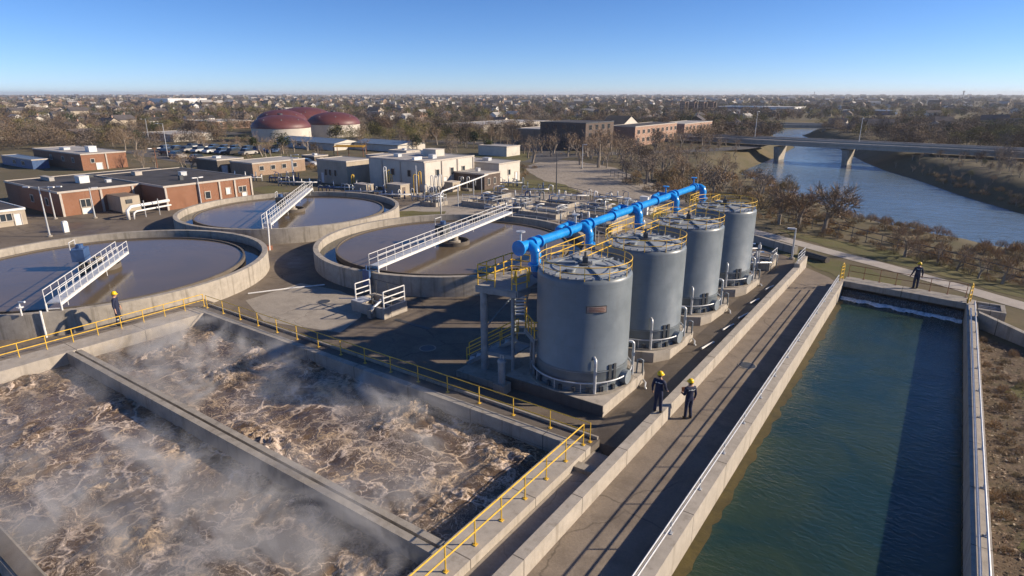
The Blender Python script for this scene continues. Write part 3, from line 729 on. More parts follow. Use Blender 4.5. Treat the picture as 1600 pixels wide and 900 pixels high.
# concrete pads under the tanks
PADS = [[(-9.3,19.35),(-9.25,23.2),(-9.6,23.9),(-13.6,23.9),(-14,19.35)],
        [(-9.22,26.1),(-9.12,29.0),(-9.5,29.6),(-13.4,29.6),(-13.4,25.0),(-10.5,25.0),(-9.7,25.3)],
        [(-9.2,32.1),(-9.0,34.6),(-9.4,35.4),(-13.4,35.4),(-13.4,30.9),(-10.2,30.9),(-9.5,31.3)],
        [(-8.95,38.2),(-8.8,40.8),(-9.2,41.6),(-13.2,41.6),(-13.2,37.0),(-10.0,37.0),(-9.4,37.4)]]
lbp = ['pale concrete pad under the nearest grey tank','pale concrete pad under the second grey tank','pale concrete pad under the third grey tank','pale concrete pad under the farthest grey tank']
for i, pl in enumerate(PADS):
    t = thing('tank_pad', lbp[i], 'concrete pad', (pl[0][0],pl[0][1],0), 'concrete pads under the tanks')
    MB().prism(pl, -.05, ZB-.002).build('slab', M['wall'], t)
    c = TK[i]; MB().lathe([(2.25,ZB),(2.25,ZB+.05),(2.1,ZB+.05),(2.1,ZB)], (c[0],c[1],0), 64).build('ring_kerb', M['conc'], t, smooth=True, sharp=30)
    # hose and drain fittings at the corner
    x, y = pl[1]
    h = thing('drain_pipe', ['grey bent drain pipe at the corner of the nearest tank pad','grey bent drain pipe at the corner of the second tank pad','grey bent drain pipe at the corner of the third tank pad','grey bent drain pipe at the corner of the farthest tank pad'][i], 'pipe', (x,y,0), 'drain pipes at the tank pads')
    MB().tube([(x-.25,y-.3,ZB),(x-.22,y-.3,1.12),(x-.1,y-.28,1.16),(x-.02,y-.2,1.1),(x-.02,y-.2,.4)], .04, 8).build('pipe', M['steel'], h, smooth=True)
    MB().tube([(x+.05,y-.25,.22),(x+.22,y-.35,.16),(x+.3,y-.6,.1),(x+.42,y-.75,.08)], .045, 8).build('outlet', M['galv'], h, smooth=True)
    MB().tube([(x-.3,y-.5,ZB+.03),(x-.55,y-1.1,ZB+.04),(x-.5,y-1.9,ZB+.04),(x-.75,y-2.5,ZB+.04)], .035, 6).build('hose', M['dsteel'], h, smooth=True)
MB().prism([(-14.02,18.9),(-14.02,23.3),(-16.3,23.3),(-16.3,18.9)], -.05, .3).build('slab', M['conc'], thing('tower_pad', 'low concrete pad under the blue-grey stair tower', 'concrete pad', (-15,20,0)))
t = thing('pipe_bollard', 'grey capped pipe stub on a concrete block in front of the stair tower', 'bollard', (-13.8,19.0,0))
MB().box(-14.05,-13.5,18.6,19.15,0,.42).build('block', M['conc'], t)
MB().lathe([(.16,.42),(.16,1.35),(.19,1.36),(.19,1.42),(.14,1.5),(.001,1.54)], (-13.78,18.87,0), 20).build('pipe', M['steel'], t, smooth=True, sharp=40)
MB().tube([(-13.85,18.87,1.5),(-13.85,18.87,1.68),(-13.7,18.87,1.68),(-13.7,18.87,1.5)], .02, 6).build('lifting_eye', M['galv'], t)

# ------------------------------------------------------------------ stair tower
t = thing('stair_tower', 'blue-grey steel stair tower with yellow rails beside the nearest grey tank', 'stair tower', (-14.8,20.8,.3))
for x, y, r_ in ((-15.35,19.75,.16),(-14.0,20.0,.075),(-15.3,21.9,.12),(-13.85,21.95,.075)): MB().cyl((x,y,.3),(x,y,4.14), r_, 12).build('column', M['steel'], t, smooth=True, sharp=40)
MB().prism([(-15.65,19.6),(-13.7,19.85),(-13.6,20.7),(-13.75,22.3),(-15.6,22.2)], 4.14, 4.22).build('top_deck', M['rooflight'], t)
MB().bar((-15.65,19.58,4.05),(-13.7,19.83,4.05), .06, .26).bar((-13.67,19.85,4.05),(-13.6,20.7,4.05), .06, .26).bar((-15.66,19.6,4.05),(-15.6,22.2,4.05), .06, .26).build('deck_beam', M['steel'], t)
def tower_rail(nm, pts, h, sp, rails=(1.,.66,.33)):
    pts = [Vector(p) for p in pts]; mb = MB()
    for k in rails: mb.tube([p+Vector((0,0,h*k)) for p in pts], .027, 6)
    o = mb.build(nm, M['yellow'], t, smooth=True, sharp=50); prev = None
    for a, b in zip(pts, pts[1:]):
        n = max(1, round((b-a).length/sp))
        for j in range(n+1):
            p = a.lerp(b,j/n)
            if prev is not None and (p-prev).length < .05: continue
            prev = p; MB().cyl(p, p+Vector((0,0,h)), .027, 6).build('post', M['yellow'], o)
tower_rail('top_rail', [(-13.95,19.85,4.22),(-13.75,19.9,4.22),(-13.62,20.5,4.22)], .85, .5)
tower_rail('top_rail', [(-14.75,19.75,4.22),(-15.58,19.65,4.22),(-15.54,22.1,4.22),(-14.6,22.2,4.22)], .9, .62)
MB().prism([(-14.05,20.95),(-12.95,20.1),(-12.75,20.4),(-13.6,21.4)], 2.1, 2.17).build('mid_deck', M['rooflight'], t)
MB().bar((-14.05,20.95,2.03),(-12.95,20.1,2.03), .05, .16).build('deck_beam', M['steel'], t)
tower_rail('mid_rail', [(-14.0,20.97,2.17),(-13.0,20.15,2.17),(-12.8,20.38,2.17)], .72, .5, (1.,.5))
for x, y in ((-13.02,20.16),(-13.35,20.45)): MB().cyl((x,y,ZB),(x,y,2.1), .06, 8).build('deck_leg', M['steel'], t)
MB().prism([(-15.35,19.8),(-14.0,20.0),(-14.0,21.3),(-15.35,21.2)], 1.15, 1.2).build('lower_deck', M['steel'], t)
for q in (((-15.35,19.76,1.1),(-14.0,19.97,1.1), .06, .18),((-14.02,20.05,2.6),(-15.32,21.85,3.3), .05, .05),((-15.3,19.8,2.3),(-15.3,21.9,3.2), .05, .05)): MB().bar(*q).build('brace', M['steel'], t)
# two straight stair flights with yellow hand rails
def flight(a, b, n, w, side):
    a, b = Vector(a), Vector(b); d = b-a; h = Vector((d.x,d.y,0)).normalized(); s = Vector((-h.y,h.x,0))*w/2
    mb = MB()
    for q in (-1,1): mb.bar(a+s*q, b+s*q, .05, .16)
    f = mb.build('stair_flight', M['steel'], t)
    for k in range(n):
        p = a.lerp(b,(k+.5)/n); MB().bar(p-s, p+s, .2, .03).build('tread', M['galv'], f)
    for q in (-1,1):
        mb = MB().tube([a+s*q+Vector((0,0,.75)), b+s*q+Vector((0,0,.75))], .026, 6).tube([a+s*q+Vector((0,0,.4)), b+s*q+Vector((0,0,.4))], .02, 6)
        for k in range(4): p = a.lerp(b,k/3)+s*q; mb.cyl(p, p+Vector((0,0,.75)), .022, 6)
        mb.build('handrail', M['yellow'], f)
flight((-16.5,20.0,.32),(-14.5,21.1,1.6), 7, .62, 1)
flight((-14.5,21.2,1.6),(-15.0,22.0,2.1), 3, .6, 1)
flight((-15.1,22.0,2.2),(-14.2,21.0,4.1), 9, .6, 1)

# ------------------------------------------------------------------ blue header pipe and catwalk
PX, PZ = -14.2, 5.8
t = thing('header_pipe', 'thick bright blue pipe running above the row of grey tanks', 'pipe', (PX,30,PZ))
ys_ = [21.35,26.1,32.0,37.7,42.9]
MB().cyl((PX,21.3,PZ),(PX,42.9,PZ), .205, 24).build('main_pipe', M['blue'], t, smooth=True, sharp=40)
for y in ys_:
    for o_ in ((.42,.52,.95,3.4) if y < 37 else (.42,.52,.95) if y < 42 else (-.85,-.5)): MB().cyl((PX,y+o_-.05,PZ),(PX,y+o_+.05,PZ), .29, 24).build('flange', M['blue'], t, smooth=True, sharp=40)
for i, y in enumerate(ys_):
    MB().tube([(PX+.0,y,PZ-.02),(PX+.22,y,PZ-.03),(PX+.38,y,PZ-.12),(PX+.45,y,PZ-.3),(PX+.45,y,4.75)], [.225,.235,.24,.235,.22], 20).build('drop_leg', M['blue'], t, smooth=True, sharp=50)
    MB().cyl((PX+.45,y,4.98),(PX+.45,y,5.08), .34, 24).build('flange', M['blue'], t, smooth=True, sharp=40)
    MB().tube([(PX+.45,y,4.8),(PX+.5,y+.02,4.62),(PX+.7,y+.05,4.55),(PX+.98,y+.1,4.55)], .2, 16).build('tank_inlet', M['blue2'], t, smooth=True)
    if i < 4:
        mb = MB().tube([(PX-.1,y,PZ),(PX-.75,y+.05,PZ+.02),(PX-.95,y+.1,PZ-.1),(PX-1.0,y+.1,PZ-.5)], .19, 16) if i else MB().cyl((PX,y,PZ),(PX,y-.55,PZ), .235, 24)
        mb.build('branch', M['blue'], t, smooth=True, sharp=45)
        if i: MB().tube([(PX-.75,y+.05,PZ),(PX-.72,y-.8,PZ-.02),(PX-.62,y-1.15,PZ-.06),(PX-.2,y-1.25,PZ-.05)], .17, 14).build('bypass', M['blue'], t, smooth=True, sharp=45)
        else: MB().cyl((PX,y-.551,PZ),(PX,y-.66,PZ), .33, 24).build('end_flange', M['blue'], t, smooth=True, sharp=40)
    v = MB().cyl((PX-.2,y-.2,PZ+.2),(PX-.2,y-.2,PZ+.62), .05, 8); v.lathe([(.2,PZ+.6),(.2,PZ+.64),(.05,PZ+.64)], (PX-.2,y-.2,0), 16)
    v.build('valve', M['galv'] if i < 3 else M['blue'], t)
    MB().cyl((PX,y+1.5,.0),(PX,y+1.5,PZ-.2), .06, 8).build('support', M['steel'], t)
t = thing('catwalk', 'grey catwalk with yellow rails along the left sides of the grey tanks', 'catwalk', (-13.55,30,4.7))
for i in range(4):
    y0 = TK[i][1]+.9; y1 = TK[i][1]+4.0 if i < 3 else TK[i][1]+2.6
    MB().box(-13.75,-12.2,y0,y1,4.78,4.84).build('deck', M['rooflight'], t)
    for x in (-13.7,-12.25):
        mb = MB()
        for k in (.72,.4): mb.cyl((x,y0,4.84+k),(x,y1,4.84+k), .021, 6)
        o = mb.build('rail', M['yellow'], t)
        for j in range(4): yy = y0+(y1-y0)*j/3; MB().cyl((x,yy,4.84),(x,yy,5.56), .019, 6).build('post', M['yellow'], o)
    for x in (-13.6,-12.4): MB().cyl((x,(y0+y1)/2,.3),(x,(y0+y1)/2,4.78), .06, 8).build('leg', M['steel'], t)
# ------------------------------------------------------------------ people
def person(label, loc, yaw, arms, legs=((.0,.0),(.0,.0)), head_turn=0., lean=0., group=None, bands=False):
    """faces +Y before the turn; arms = ((elbow),(wrist)) left and right, relative to the shoulder"""
    t = thing('person', label, 'person', (0,0,0), group)
    V = []; E = []; Rr = []
    def v(p, r, par=None):
        V.append(Vector(p)); Rr.append(r if isinstance(r, tuple) else (r,r)); 
        if par is not None: E.append((par, len(V)-1))
        return len(V)-1
    L = lean
    pel = v((0,0,.96),(.165,.125)); wa = v((0,L*.3,1.12),(.155,.115),pel); ch = v((0,L*.7,1.32),(.185,.13),wa); up = v((0,L,1.44),(.15,.11),ch)
    nk = v((0,L+.01,1.53),(.06,.062),up); hb = v((0,L+.025,1.60),(.075,.088),nk); ht = v((0,L+.02,1.70),(.08,.095),hb); v((0,L+.015,1.755),(.06,.07),ht)
    nb = v((.11*math.sin(head_turn)*-1, L+.025+.11*math.cos(head_turn), 1.625),(.016,.02),hb)
    hands = []
    for s, (el, wr) in zip((-1,1), arms):
        sh = v((s*.20,L,1.43),(.078,.075),up)
        e = v((s*.20+s*el[0],L+el[1],1.43+el[2]),(.056,.056),sh); w = v((s*.20+s*wr[0],L+wr[1],1.43+wr[2]),(.04,.036),e)
        d = (V[w]-V[e]).normalized(); hands.append(V[w]+d*.02)
        pm = v(V[w]+d*.075,(.042,.022),w)
        sd_ = d.cross(Vector((0,1,.2))).normalized()
        for q in range(4):
            o_ = sd_*((q-1.5)*.021); Lf = (.06,.075,.07,.055)[q]
            k1 = v(V[pm]+o_+d*.045,.0105,pm); v(V[pm]+o_*1.05+d*(.045+Lf*.6)+Vector((0,.012,0)),.009,k1)
        k1 = v(V[w]+d*.05+sd_*.045*s+Vector((0,.02,0)),.011,w); v(V[w]+d*.085+sd_*.055*s+Vector((0,.03,0)),.009,k1)
    for s, (a_, b_) in zip((-1,1), legs):
        hp = v((s*.09,0,.9),(.105,.11),pel); kn = v((s*.105,.02+a_,.5),(.075,.078),hp); an = v((s*.115,b_,.12),(.066,.07),kn); hl = v((s*.115,b_-.01,.05),(.055,.055),an); v((s*.13,b_+.16,.04),(.05,.036),hl)
    me = bpy.data.meshes.new('person_body'); me.from_pydata([tuple(p) for p in V], E, [])
    o = bpy.data.objects.new('body', me); COL.objects.link(o)
    md = o.modifiers.new('s', 'SKIN'); 
    for i, sv in enumerate(me.skin_vertices[0].data): sv.radius = Rr[i]; sv.use_root = (i == 0)
    md.use_smooth_shade = True
    o.modifiers.new('d', 'SUBSURF').levels = 2; o.modifiers['d'].render_levels = 2
    dg = bpy.context.evaluated_depsgraph_get(); m2 = bpy.data.meshes.new_from_object(o.evaluated_get(dg)); o.modifiers.clear(); o.data = m2
    m2.materials.clear()
    for k in ('navy','skin','boot','reflect'): m2.materials.append(M[k])
    for p in m2.polygons:
        c = p.center; i = 0
        if c.z > 1.515 and abs(c.x) < .2: i = 1
        elif any((c-h).length < .17 and (c-h).length > -.1 and (c.z < h.z+.01 or (c-h).length < .13 and c.y > h.y) for h in hands): i = 1
        elif c.z < .14: i = 2
        elif bands and .33 < c.z < .385 or (1.355 < c.z < 1.385 and abs(c.x) < .15 and c.y < L): i = 3
        p.material_index = i; p.use_smooth = True
    o.parent = t
    hc = (0,L+.02,1.70); ca, sa = math.cos(head_turn), math.sin(head_turn)
    prof = [(.125,-.012),(.128,.0),(.124,.02),(.118,.06),(.098,.10),(.06,.128),(.001,.138)]
    mb = MB().lathe(prof, hc, 28)
    hm = mb.build('hard_hat', M['helmet'], t, smooth=True)
    mb = MB(); vs = []; n = 14
    for k in range(n+1):
        a = R(25+130*k/n)+head_turn; b = .06*math.sin(math.pi*k/n)
        vs += [(hc[0]+.12*math.cos(a), hc[1]+.12*math.sin(a), hc[2]+.004), (hc[0]+(.128+b)*math.cos(a), hc[1]+(.128+b)*math.sin(a), hc[2]-.012), (hc[0]+(.128+b)*math.cos(a), hc[1]+(.128+b)*math.sin(a), hc[2]-.02)]
    mb.add(vs, [(3*k+i,3*k+3+i,3*k+4+i,3*k+1+i) for k in range(n) for i in (0,1)]); mb.build('visor', M['helmet'], hm, smooth=True)
    MB().lathe([(.096,-.085),(.108,-.05),(.108,.0)], (0,L+.012,1.70), 20, R(205)+head_turn, R(335)+head_turn).build('hair', M['hair'], t, smooth=True)
    for s in (-1,1):
        x, y = s*.032, .098; MB().lathe([(.001,.01),(.01,.0),(.001,-.01)], (x*ca-y*sa, L+.025+x*sa+y*ca, 1.655), 8).build('eye', M['hair'], t)
        MB().lathe([(.001,.03),(.014,.01),(.012,-.02),(.001,-.03)], (s*.085*ca, L+.02+s*.085*sa, 1.64), 8).build('ear', M['skin'], t, smooth=True)
    t.location = loc; t.rotation_euler = (0,0,yaw); t.scale = (.93,.93,.93) if not bands else (1.02,1.02,1.02); return t
REL = ((.07,-.02,-.29),(.09,.07,-.54))
person('worker in navy coveralls and yellow hard hat standing on the curb wall', (-7.32,19.9,.6), R(-2), (REL, ((.06,.04,-.28),(.03,.24,-.46))), ((.02,.0),(.0,.04)), R(-25))
person('worker in navy coveralls holding a dark red folder on the walkway beside the curb wall', (-6.55,21.15,.012), R(52), (((.05,.0,-.29),(-.02,.25,-.33)), REL), ((.0,.02),(.02,-.03)), R(10))
person('lone worker in dark coveralls and yellow hard hat standing on the weir', (-.36,43.75,.55), R(25), (((.10,-.02,-.28),(.16,.05,-.52)), ((.09,.0,-.29),(.12,.06,-.53))), ((.0,-.02),(.0,.02)), R(-10))
person('worker in navy coveralls with pale leg bands behind the yellow rail, beside the left clarifier', (-34.0,12.72,.47), R(-40), (((.08,.0,-.29),(.11,.07,-.54)), ((.10,-.02,-.28),(.17,.05,-.52))), ((.03,.05),(-.02,-.05)), R(-15), bands=True)
t = thing('folder', 'dark red folder in the hands of the worker on the walkway', 'folder', (-6.9,21.2,1.0))
MB().bar((-6.93,21.30,1.09),(-6.78,21.43,1.11), .025, .2).build('cover', M['rust'], t)

# ------------------------------------------------------------------ sludge box between the basins and the middle clarifier
t = thing('valve_pit', 'small concrete valve pit with white rails on the paving left of the stair tower', 'valve pit', (-25.4,22.6,0))
x0, x1, y0, y1 = -26.9, -24.2, 22.1, 23.9
mb = MB(); mb.box(x0,x1,y0,y0+.18,0,.62).box(x0,x1,y1-.18,y1,0,.62).box(x0,x0+.18,y0+.18,y1-.18,0,.62).box(x1-.18,x1,y0+.18,y1-.18,0,.62); mb.build('wall', M['wall'], t)
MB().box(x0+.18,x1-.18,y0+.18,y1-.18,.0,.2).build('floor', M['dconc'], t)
MB().box(x0,x0+.9,y0+.01,y0+.9,.622,.66).build('cover_plate', M['galv'], t)
MB().box(-25.2,-24.9,y0-.35,y0-.02,0,.5).build('buttress', M['conc'], t)
MB().tube([(-25.3,22.9,.2),(-25.3,22.9,.75),(-25.0,22.6,.8),(-24.95,22.0,.6),(-24.95,21.85,.3)], .08, 10).build('pipe', M['galv'], t, smooth=True)
for px_, py_ in ((-25.9,22.8),(-25.6,23.4),(-24.8,23.2)): MB().cyl((px_,py_,.2),(px_,py_,.95), .05, 8).lathe([(.14,.95),(.14,.98),(.02,.98)], (px_,py_,0), 12).build('valve', M['dsteel'], t)
MB().cyl((x0+.2,23.0,.5),(x1-.2,23.0,.5), .07, 8).build('pipe', M['steel'], t)
for a, b in (((x1-.09,y0+.09),(x1-.09,y1-.09)),((x0+.09,y0+.3),(x0+.09,y1-.4))):
    mb = MB()
    for k in (.95,.6,.3): mb.cyl((*a,.62+k),(*b,.62+k), .035, 6)
    for q in (a,b): mb.cyl((*q,.62),(*q,1.57), .04, 6)
    mb.build('guard_rail', M['white'], t)
MB().cyl((-28.2,22.3,.45),(-27.0,22.6,.6), .035, 6).build('handle', M['galv'], t)
mb = MB()
for k in (.9,): mb.cyl((x0+.09,y1-.1,.62+k),(x1-.09,y1-.1,.62+k), .025, 6)
for k in range(3): mb.cyl((x0+.3+k*1.0,y1-.1,.62),(x0+.3+k*1.0,y1-.1,1.52), .02, 6)
mb.build('back_rail', M['dsteel'], t)

# ------------------------------------------------------------------ buildings (walls face +X and -Y)
def building(name, label, x0, x1, y0, y1, h, wm, rm, wins=(), doors=(), pil=(), parapet=.12, group=None, cat='building', units=(), gable=None, over=.06, trim=None, wf=None):
    t = thing(name, label, cat, ((x0+x1)/2,(y0+y1)/2,0), group)
    MB().box(x0,x1,y0,y1,-.1,h).build('wall', wm, t)
    if gable is None:
        rf = MB().box(x0-over+.08,x1+over-.08,y0-over+.08,y1+over-.08,h+.002,h+.05).build('roof', rm, t)
        mb = MB()
        for a in ((x0-over,x1+over,y0-over,y0-over+.1),(x0-over,x1+over,y1+over-.1,y1+over),(x0-over,x0-over+.1,y0-over+.1,y1+over-.1),(x1+over-.1,x1+over,y0-over+.1,y1+over-.1)): mb.box(*a,h-.08,h+parapet)
        mb.build('cornice', trim or M['trim'], rf)
    else:
        ax, gh = gable; o_ = .25; mb = MB()
        if ax == 'x':
            ym = (y0+y1)/2; mb.add([(x0-o_,y0-o_,h),(x1+o_,y0-o_,h),(x1+o_,ym,h+gh),(x0-o_,ym,h+gh),(x0-o_,y1+o_,h),(x1+o_,y1+o_,h)], [(0,1,2,3),(3,2,5,4)]); g = [((x1,y0,h),(x1,y1,h),(x1,ym,h+gh*.97)),((x0,y1,h),(x0,y0,h),(x0,ym,h+gh*.97))]
            mb.add([(x0-o_,y0-o_,h-.1),(x1+o_,y0-o_,h-.1),(x1+o_,y1+o_,h-.1),(x0-o_,y1+o_,h-.1)], [(3,2,1,0)])
        else:
            xm = (x0+x1)/2; mb.add([(x0-o_,y0-o_,h),(x0-o_,y1+o_,h),(xm,y1+o_,h+gh),(xm,y0-o_,h+gh),(x1+o_,y0-o_,h),(x1+o_,y1+o_,h)], [(3,2,1,0),(4,5,2,3)]); g = [((x0,y0,h),(x1,y0,h),(xm,y0,h+gh*.97)),((x1,y1,h),(x0,y1,h),(xm,y1,h+gh*.97))]
            mb.add([(x0-o_,y0-o_,h-.1),(x1+o_,y0-o_,h-.1),(x1+o_,y1+o_,h-.1),(x0-o_,y1+o_,h-.1)], [(3,2,1,0)])
        rf = mb.build('roof', rm, t)
        mb = MB()
        for tri in g: mb.add(tri, [(0,1,2)])
        mb.build('gable', wm, t)
    def opening(f, u, z, w, hh, kind):
        if f == 'E': B = lambda a,b,c,d,e,g_: (x1+e,x1+g_,a,b,c,d)
        else: B = lambda a,b,c,d,e,g_: (a,b,y0-g_,y0-e,c,d)
        mb = MB(); fr = .07
        for q in ((u-w/2-fr,u+w/2+fr,z-fr,z),(u-w/2-fr,u+w/2+fr,z+hh,z+hh+fr),(u-w/2-fr,u-w/2,z,z+hh),(u+w/2,u+w/2+fr,z,z+hh)): mb.box(*B(*q,-.02,.07))
        if kind == 'window' and w > .7: mb.box(*B(u-.03,u+.03,z,z+hh,-.02,.06))
        fo = mb.build(kind, wf or M['trim'], t)
        MB().box(*B(u-w/2,u+w/2,z,z+hh,-.02,.02)).build('pane' if kind == 'window' else 'leaf', M['glass'] if kind == 'window' else M['white'], fo)
    for q in wins: opening(*q, 'window')
    for q in doors: opening(*q, 'door')
    for f, u in pil:
        mb = MB()
        if f == 'E': mb.box(x1+.005,x1+.12,u-.1,u+.1,0,h-.1)
        else: mb.box(u-.1,u+.1,y0-.12,y0-.005,0,h-.1)
        mb.build('pilaster', M['trim'], t)
    for (ux,uy,sx,sy,sz,um) in units:
        mb = MB().box(ux-sx/2,ux+sx/2,uy-sy/2,uy+sy/2,h+.052,h+.05+sz); mb.box(ux-sx/2-.04,ux+sx/2+.04,uy-sy/2-.04,uy+sy/2+.04,h+.05+sz,h+.09+sz); mb.build('roof_unit', um, rf)
    return t
CR, TA, BR = M['cream'], M['tan'], M['brick']
building('brick_building','long low red brick building with dark roof and pale door, near the left street lamps',-88.1,-73.3,24.3,40.5,2.44,BR,M['roofdark'],
   wins=[('E',26.6,.75,.9,.75),('E',29.7,.7,.7,.8),('S',-76.5,.9,.7,.7),('S',-80.5,.9,.7,.7)], doors=[('E',26.6,.02,.85,.62),('E',30.2,.02,.7,1.3)], pil=[('E',24.45),('E',28.2),('E',31.4)],
   units=[(-79.5,29.0,1.2,1.0,.75,M['white']),(-85,27.5,2.6,.5,.4,M['rooflight']),(-81,35.5,1.0,.8,.5,M['trim']),(-84,31.5,.6,.6,.3,M['dsteel']),(-77.5,30.8,.5,.5,.3,M['galv'])])
building('brick_building','red brick wing with five bays beside the farthest clarifier',-84.5,-68.2,32.3,42.6,2.51,BR,M['roofdark'],
   wins=[('E',37.0,.7,.55,.75),('E',41.3,.95,.9,.6)], doors=[('E',39.5,.9,.5,.7),('E',41.5,.25,.6,.6)], pil=[('E',32.42),('E',36.0),('E',38.5),('E',40.4),('E',42.5)],
   units=[(-76,38.5,.7,.7,.45,M['galv']),(-72,36.2,.4,.4,.5,M['dsteel'])])
building('brick_building','orange brick block with two bays behind the dark-roofed brick building',-135.8,-115.8,42.7,49.6,2.6,BR,M['rooflight'],
   wins=[('E',44.3,1.2,.5,.6),('S',-119,1.2,.8,.7),('S',-123,1.2,.8,.7),('S',-128,1.2,.8,.7)], doors=[('E',45.2,.02,.9,1.1)], pil=[('E',46.4)], units=[(-120,46,1.6,1.2,.9,M['white']),(-128,45,2.,1.,.4,M['galv'])])
building('teal_shed','low blue-green metal shed left of the orange brick block',-139,-125,38.8,41.2,1.5,M['blue2'],M['roofblue'],wins=[('S',-129,.5,1.2,.6),('S',-133,.5,1.2,.6)])
building('tan_building','tan flat-roofed building with three dark windows behind the farthest clarifier',-73.3,-67.0,56.2,60.9,3.2,TA,M['rooflight'],
   wins=[('S',-71.4,1.1,.5,.85),('S',-70.5,1.1,.5,.85),('S',-69.4,1.1,.5,.85)], doors=[('S',-72.2,.02,.6,1.4)])
building('cream_building','cream flat-roofed building with the tall lit wall in the middle of the plant',-64.5,-54.4,58.0,68.2,3.76,CR,M['rooflight'],
   wins=[('E',60.5,1.7,.6,.9),('E',63.4,1.7,.6,.9),('E',65.8,1.7,.6,.9),('S',-57,1.8,.6,.8),('S',-60,1.8,.6,.8)], doors=[('E',62,.02,.7,1.5)], pil=[('E',58.1),('E',61.4),('E',64.6),('E',68.0),('S',-58.6),('S',-62)], units=[(-59,65,2.4,1.8,.9,CR),(-61.5,66,1.2,.6,.5,M['galv']),(-57,59.5,.5,1.4,.35,M['white']),(-56.5,62,.8,.8,.5,M['galv']),(-62,61,.9,.7,.4,M['galv'])])
building('brick_annex','low dark brick annex in front of the cream buildings',-59.2,-49.2,63.8,67.3,2.0,M['brickdark'],M['rooflight'],
   wins=[('S',-51,.7,.5,.7),('S',-53.2,.7,.5,.7),('S',-55.5,.7,.5,.7),('E',64.7,.6,.4,.8),('E',66,.6,.4,.8)], units=[(-52,66,.5,.5,.4,M['galv']),(-55,65.5,.7,.5,.35,M['galv']),(-57.5,66,.5,.4,.4,M['galv'])])
building('cream_building','cream flat-roofed block with one dark window at the end of the gravel road',-59,-50.8,69.2,74.3,2.75,CR,M['rooflight'],
   wins=[('E',71.6,1.1,.5,.7)], doors=[('E',73.4,.02,.6,1.3)], units=[(-55,72,1.1,.8,.4,M['galv'])])
building('cream_building','small cream rooftop-high block behind the cream buildings, right of the blue roof',-80,-72.8,101.8,106.5,1.9,CR,M['rooflight'])
building('metal_shed','long pale shed with a blue metal roof in front of the maroon domes',-133,-112,91,99,1.55,CR,M['roofblue'],wins=[('S',-129,.6,1.6,.5),('S',-124.5,.6,1.6,.5),('S',-119.5,.6,1.6,.5)], doors=[('S',-127,.02,.8,1.2)], gable=('x',.75))
building('metal_shed','second pale shed with a blue metal roof and bright end wall',-112.5,-97.8,96.4,105,1.5,CR,M['roofblue'],gable=('x',.6))
t = thing('canopy','open yellow canopy beside the blue-roofed sheds','canopy',(-99,84,0))
MB().add([(-102,82.5,1.9),(-96.5,85.5,1.9),(-97.2,87,2.15),(-102.7,84,2.15)],[(0,1,2,3),(3,2,1,0)]).add([(-102,82.5,1.82),(-96.5,85.5,1.82),(-97.2,87,2.07),(-102.7,84,2.07)],[(3,2,1,0)]).build('roof', M['yellow'], t)
for x,y,z in ((-102,82.6,1.82),(-96.6,85.5,1.82),(-102.6,84,2.07),(-97.2,86.9,2.07),(-99.3,84.1,1.82)): MB().cyl((x,y,0),(x,y,z), .07, 8).build('post', M['rust'], t)
building('store_building','low white storage block in front of the yellow canopy',-88,-82.5,78.5,83,1.3,CR,M['rooflight'])
building('grey_building','grey garage with roll doors behind the brick wing',-99.9,-93.7,53.1,57.6,2.1,M['dconc'],M['rooflight'],doors=[('E',54.2,.02,.9,1.2),('E',56.2,.02,.9,1.2)],units=[(-97,55,1.2,.8,.3,M['galv'])])
building('brick_house','tan brick block with a row of windows behind the brick wing',-92.5,-86.5,54.5,64,1.9,M['bricktan'],M['rooflight'],wins=[('E',y,.8,.7,.6) for y in (56,58,60,62)])
building('corner_house','low tan house with white fascia at the left edge of the picture',-84,-72.0,16.2,20.9,1.5,TA,M['roofdark'],wins=[('E',19.3,.55,.9,.65),('E',17.4,.55,.7,.65)],doors=[('E',20.2,.02,.5,1.1)],trim=M['white'])
building('white_shed','long white shed beyond the lawn with a bright end wall',-186,-167.2,83.8,94.6,1.8,CR,M['rooflight'],wins=[('E',86,.5,1.,.6),('E',90,.5,1.,.6)])
building('white_store','white flat block at the left edge of the picture among the trees',-238,-214.8,58,65,2.3,CR,M['rooflight'],wins=[('E',61,.8,1.2,.8)])
building('row_house','pale row building with a brown roof at the left edge beyond the lawn',-212,-190,72,84,1.8,M['bricktan'],M['brown'],wins=[('E',y,.6,.8,.7) for y in (74,77,80,83)],gable=('y',1.))
building('brick_block','red brick block with pale cornice beyond the white shed',-236,-216,124,140,2.6,M['brickpink'],M['rooflight'],wins=[('E',y,z,1.,.8) for y in (126,129,132,135,138) for z in (.4,1.5)])
building('mill_building','dark brick mill building among bare trees beyond the gravel road',-78,-66.2,122.3,136,5.9,M['brickdark'],M['roofdark'],
   wins=[('S',x,z,1.,.9) for x in (-76.3,-74,-71.7,-69.4) for z in (1.,2.8,4.5)]+[('E',y,z,1.1,.9) for y in (124.5,127.5,130.5,133.5) for z in (1.,2.8,4.5)], wf=M['dsteel'], trim=M['dsteel'])
building('brick_block','pale red brick range with many windows behind the dark mill building',-69,-62,139,166,4.6,M['brickpink'],M['roofdark'],wins=[('E',y,z,1.2,.9) for y in range(141,166,3) for z in (1.,2.9)])
building('manor_house','white three-storey house with a dark mansard roof among the river trees',-79,-72.5,155,164,4.4,CR,M['roofdark'],
   wins=[('S',x,z,.8,1.) for x in (-77.8,-75.7,-73.7) for z in (.8,2.5)]+[('E',y,z,.9,1.) for y in (157,159.5,162) for z in (.8,2.5)], gable=('x',2.))
building('brick_block','pink brick row with white ground floor beside the white manor house',-70,-62,172,196,4.0,M['brickpink'],M['rooflight'],wins=[('E',y,z,1.1,.9) for y in range(174,196,3) for z in (.7,2.4)])
